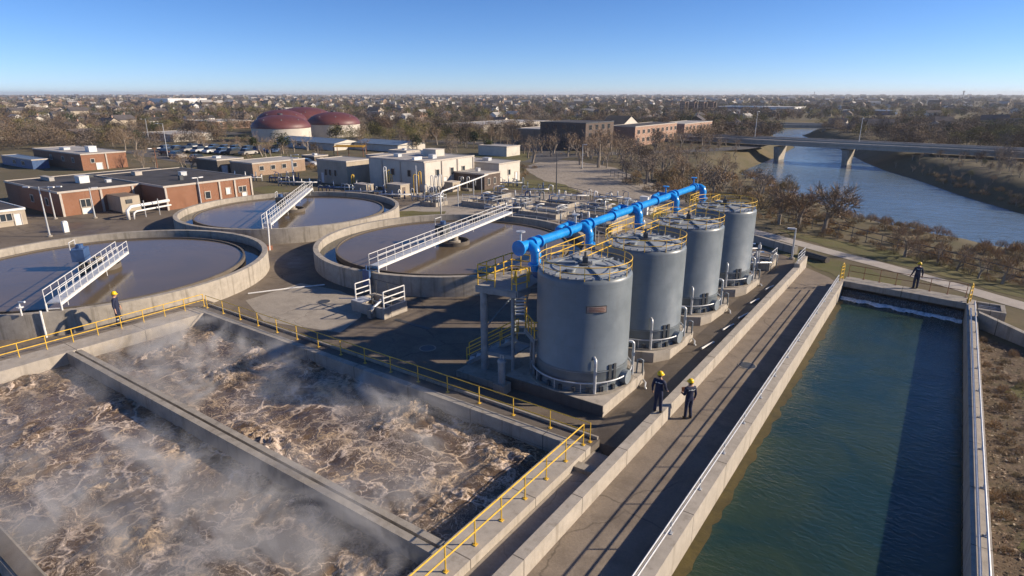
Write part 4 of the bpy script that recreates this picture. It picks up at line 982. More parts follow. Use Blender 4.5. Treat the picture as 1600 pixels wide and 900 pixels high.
building('long_white_building','long cream office range beyond the trees left of the mill',-142,-123.6,160,203,2.5,CR,M['rooflight'],wins=[('E',y,.9,1.6,.8) for y in range(163,202,4)])
building('long_white_building','small cream office block right behind the dark mill building',-92,-84,133,147,3.6,M['bricktan'],M['rooflight'],wins=[('E',y,z,1.2,.8) for y in (135,138,141,144) for z in (.8,2.2)])
for i,(x,y) in enumerate(((-154,424),(-151.6,428.4),(-149.2,432.8),(-146.8,437.2),(-144.4,441.6))):
    pass
t = thing('apartment_block','distant orange brick apartment towers in a row above the trees','apartments',(-148,430,0))
for i in range(4):
    x, y = -153+i*4.9, 419+i*4.6
    b = MB().box(x-2.6,x+1.2,y,y+3.2,0,6.9).build('tower', M['brickpink'], t); MB().box(x-2.7,x+1.3,y-.1,y+3.3,6.902,7.25).build('roof', M['roofdark'], b)
    MB().box(x+1.2,x+2.6,y+1.2,y+2.6,0,6.7).build('link', M['brickdark'], b)
    mb = MB()
    for z in (1.2,2.5,3.8,5.1): 
        for u in (-1.9,-.7,.4): mb.box(x+u-.3,x+u+.3,y-.04,y-.002,z,z+.75)
    mb.build('window_band', M['glass'], b)
building('warehouse','very distant long white warehouse near the horizon at left',-900,-850,427,480,6.5,M['white'],M['white'])
building('warehouse','long blue-roofed hall beyond the apartment towers',-150,-118,470,520,3.2,M['blue2'],M['roofblue'])
building('warehouse','bright white hall right of the apartment towers',-112,-90,455,492,3.6,M['white'],M['rooflight'])
building('warehouse','low blue-roofed hall among trees beyond the bridge',-60,-32,440,470,2.4,M['blue2'],M['roofblue'])

# maroon digester domes
def dome(label, cx, cy, r, hw, hd):
    t = thing('digester_dome', label, 'domed tank', (cx,cy,0), 'maroon domed tanks')
    MB().lathe([(r,-.1),(r,hw),(r-.2,hw)], (cx,cy,0), 96).build('wall', M['domewall'], t, smooth=True, sharp=40)
    prof = [(r+.12,hw-.12),(r+.12,hw+.1)]+[((r+.08)*math.cos(R(a)),hw+.1+hd*math.sin(R(a))) for a in range(4,90,6)]+[(.01,hw+.1+hd)]
    rf = MB().lathe(prof, (cx,cy,0), 96).build('dome', M['dome'], t, smooth=True, sharp=40)
    MB().lathe([(.7,hw+hd),(.7,hw+hd+.45),(.01,hw+hd+.5)], (cx,cy,0), 16).build('vent', M['dsteel'], rf)
    for k in range(8): a = 2*math.pi*k/8+.2; MB().lathe([(.16,0),(.16,.3),(.01,.34)], (cx+r*.8*math.cos(a),cy+r*.8*math.sin(a),hw+.1+hd*.55), 8).build('relief_valve', M['steel'], rf)
    return t
dome('nearest maroon-domed round tank, left of the pair',-149.5,104.2,7.6,3.5,3.1)
dome('maroon-domed round tank at the right of the group',-152.6,124.5,7.6,3.6,3.25)
dome('maroon-domed round tank half hidden behind the other domes',-175,131,9.2,4.2,3.7)
dome('maroon-domed round tank at the left edge of the group',-166.5,116.5,7.2,4.1,3.4)
# ------------------------------------------------------------------ lamps, posts, yard pipework
def lamp(label, x, y, h, arms=(0,), L=.9, m='galv', name='street_lamp', group='lamp posts'):
    t = thing(name, label, 'lamp', (x,y,0), group)
    MB().tube([(x,y,0),(x,y,h*.5),(x,y,h)], [.085,.065,.05], 8).build('pole', M[m], t, smooth=True, sharp=50)
    MB().lathe([(.2,0),(.2,.12),(.11,.16)], (x,y,0), 12).build('base', M['conc'], t)
    for a in arms:
        d = Vector((math.cos(R(a)),math.sin(R(a)),0)); p = Vector((x,y,h-.08))
        MB().tube([p, p+d*L*.6+Vector((0,0,.05)), p+d*L+Vector((0,0,.06))], .03, 6).build('arm', M[m], t)
        MB().bar(p+d*(L-.1)+Vector((0,0,.04)), p+d*(L+.42)+Vector((0,0,.05)), .2, .1).build('lamp_head', M['white'], t)
lamp('tall two-armed lamp post left of the brick building corner',-63.73,19.84,4.4,(35,215))
lamp('short lamp post at the corner of the long brick building',-72.6,23.4,3.3,(35,))
lamp('lamp post with a red base in front of the pale door of the brick building',-69.8,25.9,3.1,(60,),.3)
lamp('tall plain pole at the end of the gravel road near the lawn',-39.28,65.49,5.2,(),.5,'dsteel','utility_pole')
lamp('lamp post between two grey tanks and the footpath',-8.52,49.22,2.4,(200,),.15)
lamp('lamp post on the lawn beyond the gravel road',-50.5,92.5,4.,(30,),.3)
lamp('tall curved lamp post by the road left of the orange brick block',-128,62.5,6.5,(200,),1.2)
lamp('curved lamp post beside the white shed beyond the lawn',-168,78,6.,(200,),1.3)
lamp('lamp post at the corner of the tan building',-76.5,54.5,3.4,(35,),.5)
lamp('white curved lamp post behind the tan building',-80.5,57.2,3.4,(35,),.7)
lamp('tall lamp post in front of the cream building corner',-51.2,53.2,4.0,(),.5)
lamp('utility pole with a crossbar behind the brick wing',-99,46.5,4.2,(90,270),.5,'rust','utility_pole')
lamp('thin mast on the roof line of the brick wing',-68.0,36.0,3.2,(90,270),.2,'galv','utility_pole')
lamp('tall mast on the near end of the river bridge',-40,160.6,8.,(90,),1.,'galv')
lamp('lamp post in the middle of the river bridge',-17,157.4,7.,(90,),1.2,'galv')
t = thing('pipe_loop','thick white pipe loop on stubs in front of the brick wing','pipe',(-67.5,29.5,0))
MB().tube([(-66.2,27.5,0),(-66.2,27.5,.9),(-66.5,28.0,1.2),(-67.3,32.2,1.2)], .16, 12).build('pipe', M['white'], t, smooth=True)
MB().tube([(-66.0,27.9,0),(-66.0,28.0,.6),(-66.1,28.3,.75),(-67.0,32.2,.75)], .09, 10).build('pipe', M['white'], t, smooth=True)
for y in (29.2,30.6): MB().cyl((-66.3,y,0),(-66.3,y,1.7), .05, 8).build('stand', M['galv'], t)
t = thing('generator_box','olive grey generator container with a side vent beside the brick building','generator',(-71.5,28.5,0))
MB().box(-73.3,-70.2,28.7,30.6,.12,1.7).build('body', M['tan'], t); MB().box(-70.198,-70.12,29.2,29.8,1.0,1.4).build('vent', M['dsteel'], t); MB().box(-73.35,-70.1,28.65,30.65,0,.12).build('skid', M['dsteel'], t); MB().box(-73.3,-70.2,28.7,30.6,1.702,1.76).build('roof', M['brown'], t)
t = thing('hydrant_box','small white hydrant cabinet at the foot of the tall lamp post','cabinet',(-64.8,21.6,0))
MB().box(-65.0,-64.6,21.3,21.7,0,.9).build('body', M['white'], t); MB().lathe([(.24,.9),(.2,1.0),(.01,1.05)], (-64.8,21.5,0), 12).build('cap', M['white'], t)
t = thing('white_pipe_post','white angled pipe post between the three round clarifiers','pipe',(-43.7,28.2,0))
MB().tube([(-43.5,28.0,0),(-43.68,28.22,1.6),(-43.7,28.2,3.1)], .06, 8).build('post', M['white'], t); MB().box(-44.1,-43.5,27.7,28.3,0,.35).build('base', M['rust'], t)
t = thing('long_pipe','long white pipe on posts running towards the cream building','pipe',(-44,55,0))
MB().tube([(-42.5,47.6,0),(-42.5,47.6,2.1),(-42.6,48.0,2.35),(-45.3,56,2.3),(-48.4,63.5,2.1)], .085, 10).build('pipe', M['white'], t, smooth=True)
for x,y in ((-44,52.2),(-45.6,57),(-47.2,60.6)): MB().cyl((x,y,0),(x,y,2.25), .05, 8).build('post', M['galv'], t)
def hoops(label, x, y, n, m, h, dx=.0, dy=.45, w=.35, name='gooseneck_pipes'):
    t = thing(name, label, 'pipes', (x,y,0))
    for k in range(n):
        a, b = x+dx*k, y+dy*k; hh = h*rnd.uniform(.85,1.1)
        MB().tube([(a,b,0),(a,b,hh-.15),(a+.04,b+.04,hh-.03),(a+w*.3,b+w*.3,hh),(a+w*.6,b+w*.6,hh-.06),(a+w*.62,b+w*.62,hh*.45)], .06, 8).build('pipe', m, t, smooth=True)
    MB().bar((x-.1,y-.2,.12),(x+dx*(n-1)+.2,y+dy*(n-1)+.3,.12), .8, .24).build('plinth', M['conc'], t)
hoops('row of yellow hoop pipes beside the tan control box',-53.6,55.2,3,M['yellow'],2.6)
hoops('yellow riser pipes near the tan building wall',-58.6,56.0,3,M['yellow'],2.5,-.45,.1)
hoops('white gooseneck vents in front of the cream building',-52.2,56.8,3,M['white'],2.7,.35,.35)
hoops('white twin goosenecks left of the tan control box',-57.5,54.0,2,M['white'],3.2,-.3,.3)
hoops('rust and yellow riser pipes against the tan building',-64.3,54.6,3,M['yellow'],1.8,-.25,.25)
hoops('short white goosenecks at the edge of the pale court',-51.0,54.4,3,M['white'],1.7,.4,.3)
hoops('grey vent risers in front of the dark brick annex',-49.9,62.3,3,M['galv'],1.7,-1.1,.1)
for lb,x0,x1,y0,y1,h in (('tan control box at the foot of the yellow hoop pipes',-56.4,-54.0,53.3,54.9,1.4),('small tan control box in front of the dark brick annex',-52.9,-51.5,60.1,61.6,1.15),('grey switch box behind the farthest clarifier',-60.8,-58.6,52.0,53.2,1.2)):
    t = thing('control_box',lb,'box',((x0+x1)/2,(y0+y1)/2,0),'control boxes of the pipe yard'); MB().box(x0,x1,y0,y1,0,h).build('body', M['tan'], t); MB().box(x0-.06,x1+.06,y0-.06,y1+.06,h+.002,h+.08).build('lid', M['trim'], t); MB().box(x1+.003,x1+.03,y0+.3,y0+.8,.3,h-.25).build('door', M['brown'], t)
def manifold(label, x, y, L, m, seed):
    rg = random.Random(seed); t = thing('pipe_manifold', label, 'pipes', (x,y,0))
    MB().tube([(x,y,.55),(x+L*.3,y+L*.2,.55),(x+L,y+L*.66,.55)], .1, 8).build('header', m, t, smooth=True)
    for k in range(6):
        f = k/5; a = x+L*f; b = y+L*.66*f; h = rg.uniform(.7,1.5); dx = rg.uniform(-.5,.5)
        MB().tube([(a,b,0),(a,b,h*.8),(a+dx*.4,b+.1,h),(a+dx,b+.3,h*.9),(a+dx,b+.3,0)], rg.uniform(.04,.08), 8).build('pipe', M[rg.choice(['galv','white','steel','blue2'])], t, smooth=True)
        if k % 2: MB().lathe([(.16,h+.02),(.16,h+.06),(.03,h+.06)], (a,b,0), 12).build('valve', M['dsteel'], t)
manifold('tangle of grey and blue pipes along the back rim of the farthest clarifier',-66,50.5,4.2,M['blue2'],1)
manifold('tangle of grey pipes between the tan building and the farthest clarifier',-60.5,50.2,4.,M['galv'],2)
manifold('white pipe tangle at the foot of the tan control box',-55.2,50.9,3.2,M['white'],3)
manifold('grey pipe tangle near the short goosenecks',-50.8,52.0,3.0,M['galv'],4)
manifold('pipework in front of the tan building windows',-74.5,50.5,4.5,M['white'],5)
# low concrete chambers on the pale court behind the middle clarifier
def chamber(label, x, y, sx, sy, h, seed, rot=0, rail=True):
    rg = random.Random(seed); t = thing('chamber', label, 'chamber', (x,y,0), 'low concrete chambers of the pipe yard')
    mb = MB(); mb.box(x-sx/2,x+sx/2,y-sy/2,y-sy/2+.2,-.05,h).box(x-sx/2,x+sx/2,y+sy/2-.2,y+sy/2,-.05,h).box(x-sx/2,x-sx/2+.2,y-sy/2+.2,y+sy/2-.2,-.05,h).box(x+sx/2-.2,x+sx/2,y-sy/2+.2,y+sy/2-.2,-.05,h).build('wall', M['clar'], t)
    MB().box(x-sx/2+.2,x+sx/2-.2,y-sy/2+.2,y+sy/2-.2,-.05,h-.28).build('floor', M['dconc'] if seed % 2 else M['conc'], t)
    for k in range(4):
        a = x+rg.uniform(-.35,.35)*sx; b = y+rg.uniform(-.35,.35)*sy; hh = h+rg.uniform(.3,.75)
        MB().tube([(a,b,h-.3),(a,b,hh),(a+.25,b+.35,hh+.08),(a+.4,b+.8,hh)], .06, 8).build('pipe', M[rg.choice(['galv','steel','white','blue2'])], t, smooth=True)
    MB().cyl((x-sx*.4,y-sy*.2,h+.1),(x+sx*.4,y-sy*.1,h+.1), .07, 8).build('pipe', M['steel'], t)
    if rail:
        mb = MB(); P = [(x-sx/2+.1,y-sy/2+.1,h),(x+sx/2-.1,y-sy/2+.1,h),(x+sx/2-.1,y+sy/2-.1,h)]
        for k in (.75,.4): mb.tube([(a,b,c+k) for a,b,c in P], .03, 6)
        for k in range(5): f = k/4; mb.cyl((P[0][0]+(P[1][0]-P[0][0])*f,P[0][1],h),(P[0][0]+(P[1][0]-P[0][0])*f,P[0][1],h+.75), .028, 6); mb.cyl((P[1][0],P[1][1]+(P[2][1]-P[1][1])*f,h),(P[1][0],P[1][1]+(P[2][1]-P[1][1])*f,h+.75), .028, 6)
        mb.build('guard_rail', M['galv'], t)
chamber('railed settling chamber beside the long white pipe',-42.0,54.8,4.4,3.6,.55,1)
chamber('railed chamber between the middle clarifier and the gravel road pole',-33.4,53.2,4.6,2.6,.5,2)
chamber('flat chamber with white pipes below the tall plain pole',-35.5,59.4,4.2,2.6,.4,3,rail=False)
chamber('railed chamber right behind the header pipe',-28.2,56.2,4.4,3.2,.5,5)
chamber('blue-shaded chamber near the grey cabinet on the gravel edge',-26.5,61.0,3.6,2.2,.6,4)
chamber('small chamber beside the first blue branch pipe',-25.2,50.2,3.2,2.2,.5,7)
chamber('railed chamber with stand pipes beyond the farthest grey tank',-10.6,45.9,3.0,2.4,.5,9)
chamber('small flat chamber behind the railed settling chamber',-44.8,60.8,2.6,2.0,.4,11,rail=False)
manifold('white bent pipes on the pale court behind the middle clarifier',-39.5,51.2,3.2,M['white'],8)
manifold('grey pipes between the court chambers',-31.5,56.5,2.6,M['steel'],9)
manifold('white valve pipes under the tall plain pole',-37.2,62.6,3.0,M['white'],10)
railing('railing','grey rail along the back of the middle clarifier',[(-36,47.2,0),(-31,48.2,0),(-25.5,47.2,0),(-22,45.0,0)],1.0,M['galv'],1.4,.028)
railing('railing','dark pipe rail between the pale court and the gravel road',[(-46.5,65.2,0),(-38.6,67.2,0),(-29.5,62.8,0),(-21,57.4,0)],.9,M['dsteel'],1.9,.03)
railing('railing','grey rail along the lawn edge of the gravel road',[(-42,86,0),(-33,78,0),(-24,69,0),(-19.5,65,0)],1.,M['dsteel'],1.6,.03)
t = thing('grey_cabinet','tall pale grey cabinet with a ladder frame on the edge of the gravel road','cabinet',(-24.9,59.8,0))
MB().box(-25.6,-24.7,59.5,60.1,0,1.9).build('body', M['white'], t)
mb = MB()
for y in (59.55,60.05): mb.cyl((-24.5,y,0),(-24.5,y,2.0), .04, 6)
for z in (.5,1.,1.5,2.): mb.cyl((-24.5,59.55,z),(-24.5,60.05,z), .035, 6)
mb.build('ladder', M['white'], t)
t = thing('planter_wall','long low dark retaining wall beside the footpath behind the farthest tank','wall',(-10.5,52.5,0)); MB().bar((-14.5,54.9,.3),(-8.6,51.0,.3), .35,.62).build('wall', M['wallx'], t)
t = thing('culvert_pipe','dark concrete culvert pipe lying on the lawn beside the footpath','pipe',(-7,50.4,.2)); MB().cyl((-8.2,50.9,.22),(-6.1,49.5,.22), .24, 20).lathe([(.24,0),(.17,0)], (0,0,-50), 8).build('pipe', M['dconc'], t, smooth=True, sharp=40)
manifold('stand pipes and valves beside the pad of the farthest tank',-11.3,43.6,2.2,M['galv'],12)
t = thing('stand_pipe','thin grey stand pipe beyond the farthest tank pad','pipe',(-9.9,44.6,0)); MB().cyl((-9.9,44.6,0),(-9.9,44.6,2.0), .05, 8).build('pipe', M['galv'], t); MB().cbox((-9.9,44.6,1.7),(.2,.14,.26)).build('meter', M['white'], t)
rg = random.Random(21)
for k,(x,y) in enumerate(((-8.0,36.4),(-7.8,33.3),(-8.0,31.2),(-7.9,39.6),(-8.1,28.2))):
    t = thing('loose_pipe',['white pipe offcut by the curb wall near the third tank','curled white hose by the curb wall','short white board by the curb wall near the second tank','long white pipe on the paving beside the farthest tank','small white pipe piece by the curb wall nearest the second tank'][k],'pipe',(x,y,0))
    zz = .06+max(0,(x+9.15)/1.64*.36); MB().tube([(x-.1,y-.6,zz),(x,y,zz),(x+.12,y+.55,zz)], .05, 8).build('pipe', M['white'], t)
t = thing('service_pipe','thin white service pipe lying across the paving between two clarifiers','pipe',(-34,21,0)); MB().tube([(-34.6,20.4,.05),(-33.4,22.6,.05),(-32.2,24.4,.05)], .045, 8).build('pipe', M['white'], t)
railing('railing','dark river fence along the bank beyond the footpath',[(-13,64.5,lz(-13,64.5)),(-5.8,59.9,0),(-2.2,56.8,0),(.8,54.6,0),(3.5,52.3,0),(5.5,50.7,0),(9,48.3,0),(16,44,0)],.95,M['dsteel'],1.5,.03,(1.,.5))

for a in (('blue pipe tangle left of the tan building',-79.5,52.5,3.6,'blue2',21),('white pipes on the lawn edge behind the brick wing',-84,50,3.2,'white',22),('grey pipes between the tan building and the cream building',-65.2,62.5,3.,'steel',23),('white pipes in front of the small window block',-49.5,67.5,2.6,'white',24),('grey pipe cluster on the pale court near the lawn edge',-43.5,64.2,2.8,'galv',25),('dark pipe cluster behind the railed settling chamber',-40.8,58.8,2.4,'steel',26),('white pipe cluster in front of the gravel edge rail',-33.2,64.0,2.8,'white',27),('blue pipe cluster beside the grey cabinet',-28.0,60.4,2.2,'blue2',28),('grey pipe cluster right behind the middle clarifier rail',-29.2,49.6,2.8,'galv',29),('white pipe cluster between court and second tank',-21.8,49.2,2.2,'white',30),('grey pipe cluster behind the catwalk of the far tanks',-18.5,51.5,2.4,'galv',31)):
    manifold(a[0], a[1], a[2], a[3], M[a[4]], a[5])
chamber('railed chamber on the court beside the white pipe cluster',-37.6,54.6,2.6,2.2,.5,13)
chamber('flat dark chamber near the gravel edge rail',-31.0,60.4,2.8,1.8,.4,15,rail=False)
chamber('flat chamber behind the farthest clarifier rim',-47.0,51.5,2.4,2.0,.45,17)
for lb,x0,x1,y0,y1,h,w in (('small cream shed on the lawn behind the tan building',-82,-78.5,66,69.5,1.5,'cream'),('small grey shed beside the lawn car park',-96,-92.5,70.5,73.5,1.4,'dconc'),('long low cream canopy block left of the cream building',-77,-70,70.5,73,1.35,'cream'),('small tan block behind the cream building',-70,-65.5,76.5,80,1.7,'tan'),('low white block beside the second blue-roofed shed',-92,-87,88,92,1.3,'cream')):
    building('small_building',lb,x0,x1,y0,y1,h,M[w],M['rooflight'],wins=[('E',(y0+y1)/2,.5,.6,.6)],units=[((x0+x1)/2,(y0+y1)/2,.7,.6,.3,M['galv'])])
# covers and drains set in the paving
for lb,x,y in (('round iron manhole cover on the paving left of the stair tower',-19.5,20.5),('round iron manhole cover between the middle clarifier and the valve pit',-29.5,22.2),('round iron manhole cover on the walkway beyond the two workers',-6.0,27.5)):
    t = thing('manhole_cover',lb,'manhole',(x,y,0),'manhole covers in the paving'); MB().lathe([(.42,0),(.42,.025),(.36,.028)],(x,y,0),24).build('rim', M['conc'], t); MB().lathe([(.355,.0),(.355,.024),(.001,.03)],(x,y,0),24).build('cover', M['dsteel'], t)
for lb,x,y,dx,dy in (('short drain grate on the paving in front of the middle clarifier',-22.5,22.5,2.6,.25),):
    t = thing('drain_grate',lb,'drain',(x,y,0)); MB().box(x-dx/2,x+dx/2,y-dy/2,y+dy/2,0,.022).build('grate', M['dsteel'], t)
# parked cars
def car(label, x, y, a, m):
    t = thing('parked_car', label, 'car', (0,0,0), 'parked cars')
    mb = MB(); pr = [(-1.9,.28),(-1.95,.6),(-1.75,.82),(-1.1,.88),(1.0,.86),(1.75,.72),(1.92,.5),(1.9,.28)]
    mb.add([(px_,s*.8,z) for s in (-1,1) for px_,z in pr], [tuple(range(8)),tuple(range(15,7,-1))]+[(i,(i+1)%8,8+(i+1)%8,8+i) for i in range(8)]); mb.build('body', m, t)
    mb = MB(); pr = [(-1.5,.87),(-1.15,1.35),(.35,1.38),(1.0,.87)]
    mb.add([(px_,s*(.74 if z < 1 else .62),z) for s in (-1,1) for px_,z in pr], [(0,1,2,3),(7,6,5,4)]+[(i,(i+1)%4,4+(i+1)%4,4+i) for i in range(4)]); mb.build('cabin', M['glass'], t)
    for px_ in (-1.2,1.2):
        for s in (-.78,.78): MB().cyl((px_,s-.09,.31),(px_,s+.09,.31), .31, 14).build('wheel', M['boot'], t)
    t.location = (x,y,.02); t.rotation_euler = (0,0,a)
rgc = random.Random(9)
for k in range(16):
    cn = rgc.choice((('white','white'),('dark','boot'),('grey','galv'),('blue','blue2'),('pale','rooflight')))
    car('%s car in the car park left of the lawn, %s row' % (cn[0], 'front' if k < 8 else 'back'), -141+3.2*(k % 8)+rgc.uniform(-.3,.3), 69+(k//8)*6+1.2*(k % 8)*.6, 1.75+rgc.uniform(-.05,.05), M[cn[1]])
for lb,x,y,a,m in (('white car parked in the lane behind the brick wing',-104.5,58.4,.1,'white'),('dark car beside the white car behind the brick wing',-114,61,.1,'boot'),('grey car by the grey garage',-91,67.6,.5,'galv'),('blue car near the blue-roofed sheds',-87.5,70.5,.4,'blue2'),('pale car at the far end of the parking lane',-124,62.4,.05,'rooflight'),('red car on the lane beyond the orange brick block',-132,64.6,.1,'rust')):
    car(lb,x,y,a,M[m])
# ------------------------------------------------------------------ river bridges
def rbridge(label, a, b, zt, w, piers, th=1.1):
    a = Vector((*a,zt)); b = Vector((*b,zt)); d = (b-a).normalized(); n = Vector((-d.y,d.x,0)); t = thing('river_bridge', label, 'bridge', ((a.x+b.x)/2,(a.y+b.y)/2,zt))
    MB().bar(a-Vector((0,0,.2)), b-Vector((0,0,.2)), w, .4).build('deck', M['path'], t)
    for s in (-1,1):
        MB().bar(a+n*s*(w/2-.5)-Vector((0,0,.4+th/2)), b+n*s*(w/2-.5)-Vector((0,0,.4+th/2)), .35, th).build('girder', M['path'], t)
        MB().bar(a+n*s*(w/2-.15)+Vector((0,0,.3)), b+n*s*(w/2-.15)+Vector((0,0,.22)), .25, .44).build('parapet', M['path'], t)
    for f in piers:
        p = a.lerp(b,f); mb = MB(); q = n*(w/2-.6)
        vs = [p+q*k[0]+d*k[1]+Vector((0,0,k[2])) for k in ((-1.15,-.7,-1.5),(-1.15,.7,-1.5),(1.15,.7,-1.5),(1.15,-.7,-1.5),(-.8,-.55,-zt-3.4+0),(-.8,.55,-zt-3.4),(.8,.55,-zt-3.4),(.8,-.55,-zt-3.4))]
        mb.add(vs, [(0,1,2,3),(7,6,5,4),(0,4,5,1),(1,5,6,2),(2,6,7,3),(3,7,4,0)]); mb.build('pier', M['clar'], t)
    return t
rbridge('long flat concrete road bridge on wedge piers across the river', (-60,163.2), (75,146.5), 1.6, 5.5, (.195,.305,.415), .75)
rbridge('second distant road bridge farther up the river', (-75,238), (-10,262), 1.5, 5, (.3,.55), .8)

# ------------------------------------------------------------------ trees
def bare_tree(seed, h, twigs=900, spread=.9, leaf=.05):
    rg = random.Random(seed); tr = MB(); cr = MB(); tips = []
    def grow(p, d, L, r, lv):
        pts = [p]; n = 3
        for k in range(n):
            d = (d+Vector((rg.gauss(0,.13),rg.gauss(0,.13),rg.gauss(.06,.08)))).normalized(); pts.append(pts[-1]+d*L/n)
        rs = [r*(1-.45*k/n) for k in range(n+1)]
        if lv <= 2: tr.tube(pts, rs, 6 if lv == 0 else 4 if lv == 1 else 3, cap=False)
        else:
            for a, b in zip(pts, pts[1:]): cr.blade(a, b, r*2.2, rg)
        if lv >= 4: tips.append((pts[-1], d)); return
        k = rg.choice((3,4,4)) if lv < 3 else rg.choice((3,4))
        for i in range(k):
            f = rg.uniform(.45,1.) if i else 1.
            q = pts[0].lerp(pts[-1], f) if f < 1 else pts[-1]; q = pts[min(n, int(f*n))] if f < 1 else q
            ang = rg.uniform(.35,.85)*spread; az = rg.uniform(0,6.283); x = d.orthogonal().normalized(); y = d.cross(x)
            nd = (d*math.cos(ang)+(x*math.cos(az)+y*math.sin(az))*math.sin(ang)+Vector((0,0,.12))).normalized()
            grow(q, nd, L*rg.uniform(.6,.8), rs[-1]*rg.uniform(.6,.8), lv+1)
    grow(Vector((0,0,-.1)), Vector((rg.gauss(0,.05),rg.gauss(0,.05),1)), h*.32, h*.036, 0)
    while len(cr.f) < twigs:
        p, d = rg.choice(tips); e = (d+Vector((rg.gauss(0,.6),rg.gauss(0,.6),rg.gauss(.1,.5)))).normalized()*rg.uniform(.06,.16)*h; cr.blade(p-e*.15, p+e, .0075*h, rg)
    for k in range(int(twigs*leaf)):
        p, d = rg.choice(tips); q = p+Vector((rg.gauss(0,.05),rg.gauss(0,.05),rg.gauss(0,.05)))*h; cr.blade(q, q+Vector((rg.uniform(-1,1),rg.uniform(-1,1),rg.uniform(-1,1)))*.03*h, .02*h, rg)
    zt = max(v[2] for v in cr.v); k = h/zt
    for m_ in (tr, cr): m_.v = [(x*k,y*k,z*k) for x,y,z in m_.v]
    return tr, cr
def shrub(seed, h, n=420):
    rg = random.Random(seed); st = MB(); cr = MB()
    for k in range(9):
        a = rg.uniform(0,6.28); st.tube([(0,0,-.05),(.2*h*math.cos(a),.2*h*math.sin(a),.5*h),(.42*h*math.cos(a),.42*h*math.sin(a),.85*h)], [.02*h,.014*h,.006*h], 3, cap=False)
    for k in range(n):
        a = rg.uniform(0,6.28); q = math.sqrt(rg.random())*.6*h; z = h*(.1+.8*rg.random()*(1-(q/(.7*h))**2)); p = Vector((q*math.cos(a),q*math.sin(a),z))
        e = Vector((math.cos(a)*.5,math.sin(a)*.5,1))+Vector((rg.gauss(0,.5),rg.gauss(0,.5),rg.gauss(0,.4))); cr.blade(p, p+e.normalized()*h*rg.uniform(.12,.3), h*rg.uniform(.012,.03), rg)
    return st, cr
def clump_tree(seed, h, w, n=240, q=.2, asp=.65):
    rg = random.Random(seed); tr = MB().tube([(0,0,-.2),(.02*w,0,h*.3),(0,.03*w,h*.75)], [.035*h,.026*h,.01*h], 5, cap=False); cr = MB()
    for k in range(4): a = rg.uniform(0,6.28); tr.tube([(0,0,h*.3),(.25*w*math.cos(a),.25*w*math.sin(a),h*.6)], [.015*h,.006*h], 3, cap=False)
    lobes = [(Vector((rg.uniform(-.26,.26)*w,rg.uniform(-.26,.26)*w,h*rg.uniform(.42,.78))), rg.uniform(.2,.34)*w) for _ in range(9)]
    for k in range(n):
        c, r_ = rg.choice(lobes); u = Vector((rg.gauss(0,1),rg.gauss(0,1),rg.gauss(0,1))).normalized(); p = c+Vector((u.x,u.y,u.z*.9))*r_*rg.uniform(.55,1.1)
        s = q*w*rg.uniform(.5,1.2)*.6; x = Vector((rg.gauss(0,1),rg.gauss(0,1),rg.gauss(0,1))).normalized(); y = x.orthogonal().normalized()
        cr.add([p-x*s*.5, p+y*s*.5*asp, p+x*s*.5, p-y*s*.5*asp], [(0,1,2,3)])
    return tr, cr
def proto(pair, cm, bm_=None):
    a = pair[0].mesh('trunk', bm_ or M['bark']); b = pair[1].mesh('crown', cm); return a, b
BT = [proto(bare_tree(s, 5., 720, sp, lf), M['twig']) for s, sp, lf in ((1,.95,.04),(2,1.1,.1),(3,.85,.02),(4,1.0,.16),(9,1.2,.06))]
BT += [proto(bare_tree(s, 5., 1500, sp, lf), M['twig']) for s, sp, lf in ((12,1.25,.1),(15,1.35,.05))]
SH = [proto(shrub(s, 1.), M['shrub']) for s in (1,2,3)]
CT = {}
for i,k in enumerate(('t_brown','t_grey','t_olive','t_green','t_rust')): CT[k] = [proto(clump_tree(20+i*3+j, 4.6, 4.4 if k != 't_green' else 3.4, 900, .17, .16 if k != 't_green' else .5), M[k]) for j in range(2)]
TC = {}
def plant(name, label, cat, pr, x, y, s, group, names=('trunk','crown'), sz=None, z=None):
    t = thing(name, label, cat, (x,y,lz(x,y)-.03 if z is None else z), group); t.rotation_euler = (0,0,rnd.uniform(0,6.28)); f = rnd.uniform(.88,1.12); t.scale = (s*f,s*f,s*(sz or rnd.uniform(.9,1.1)))
    for nm, me in zip(names, pr): o = bpy.data.objects.new(nm, me); COL.objects.link(o); o.parent = t
    return t
# single trees one can tell apart
for lb,x,y,h,k in (('tallest bare tree on the river bank beside the footpath',-8.2,60.9,5.0,5),('bare tree with wide limbs left of the tallest bank tree',-10.4,61.3,4.3,6),('bare twisted tree left of the group on the river bank',-12.4,62.4,4.0,5),
                   ('leaning bare tree behind the worker on the weir',-1.5,54.9,2.9,6),('small bare tree right of the leaning tree on the bank',.6,54.3,1.9,1),('round bare tree by the river fence right of the worker',1.8,52.5,2.1,3),('thin bare tree between two round bank trees',3.0,51.0,1.9,0),('bare tree at the right end of the river fence',4.3,50.3,2.1,4),('bare tree at the right picture edge on the bank',6.3,50.4,2.0,2),
                   ('large pale bare tree with a thick forked trunk beyond the gravel road',-49.0,95.6,7.2,0),('pale bare tree left of the forked trunk tree',-53.5,97.5,6.0,4),('bare tree beside the end of the long cream range',-62.3,95.2,5.7,2),
                   ('tall bare tree between the orange brick block and the lawn',-113,50.6,4.6,1),('bare tree beside the parking lane',-110,73.5,4.6,3),('bare tree in front of the left maroon dome',-127,80.5,5.0,4),('round brown tree behind the blue-roofed sheds',-127,131,6.0,3),('bare tree left of the white shed',-150,66.5,5.2,0)):
    plant('bare_tree', lb, 'tree', BT[k], x, y, h/5, None)
cnt = [0]
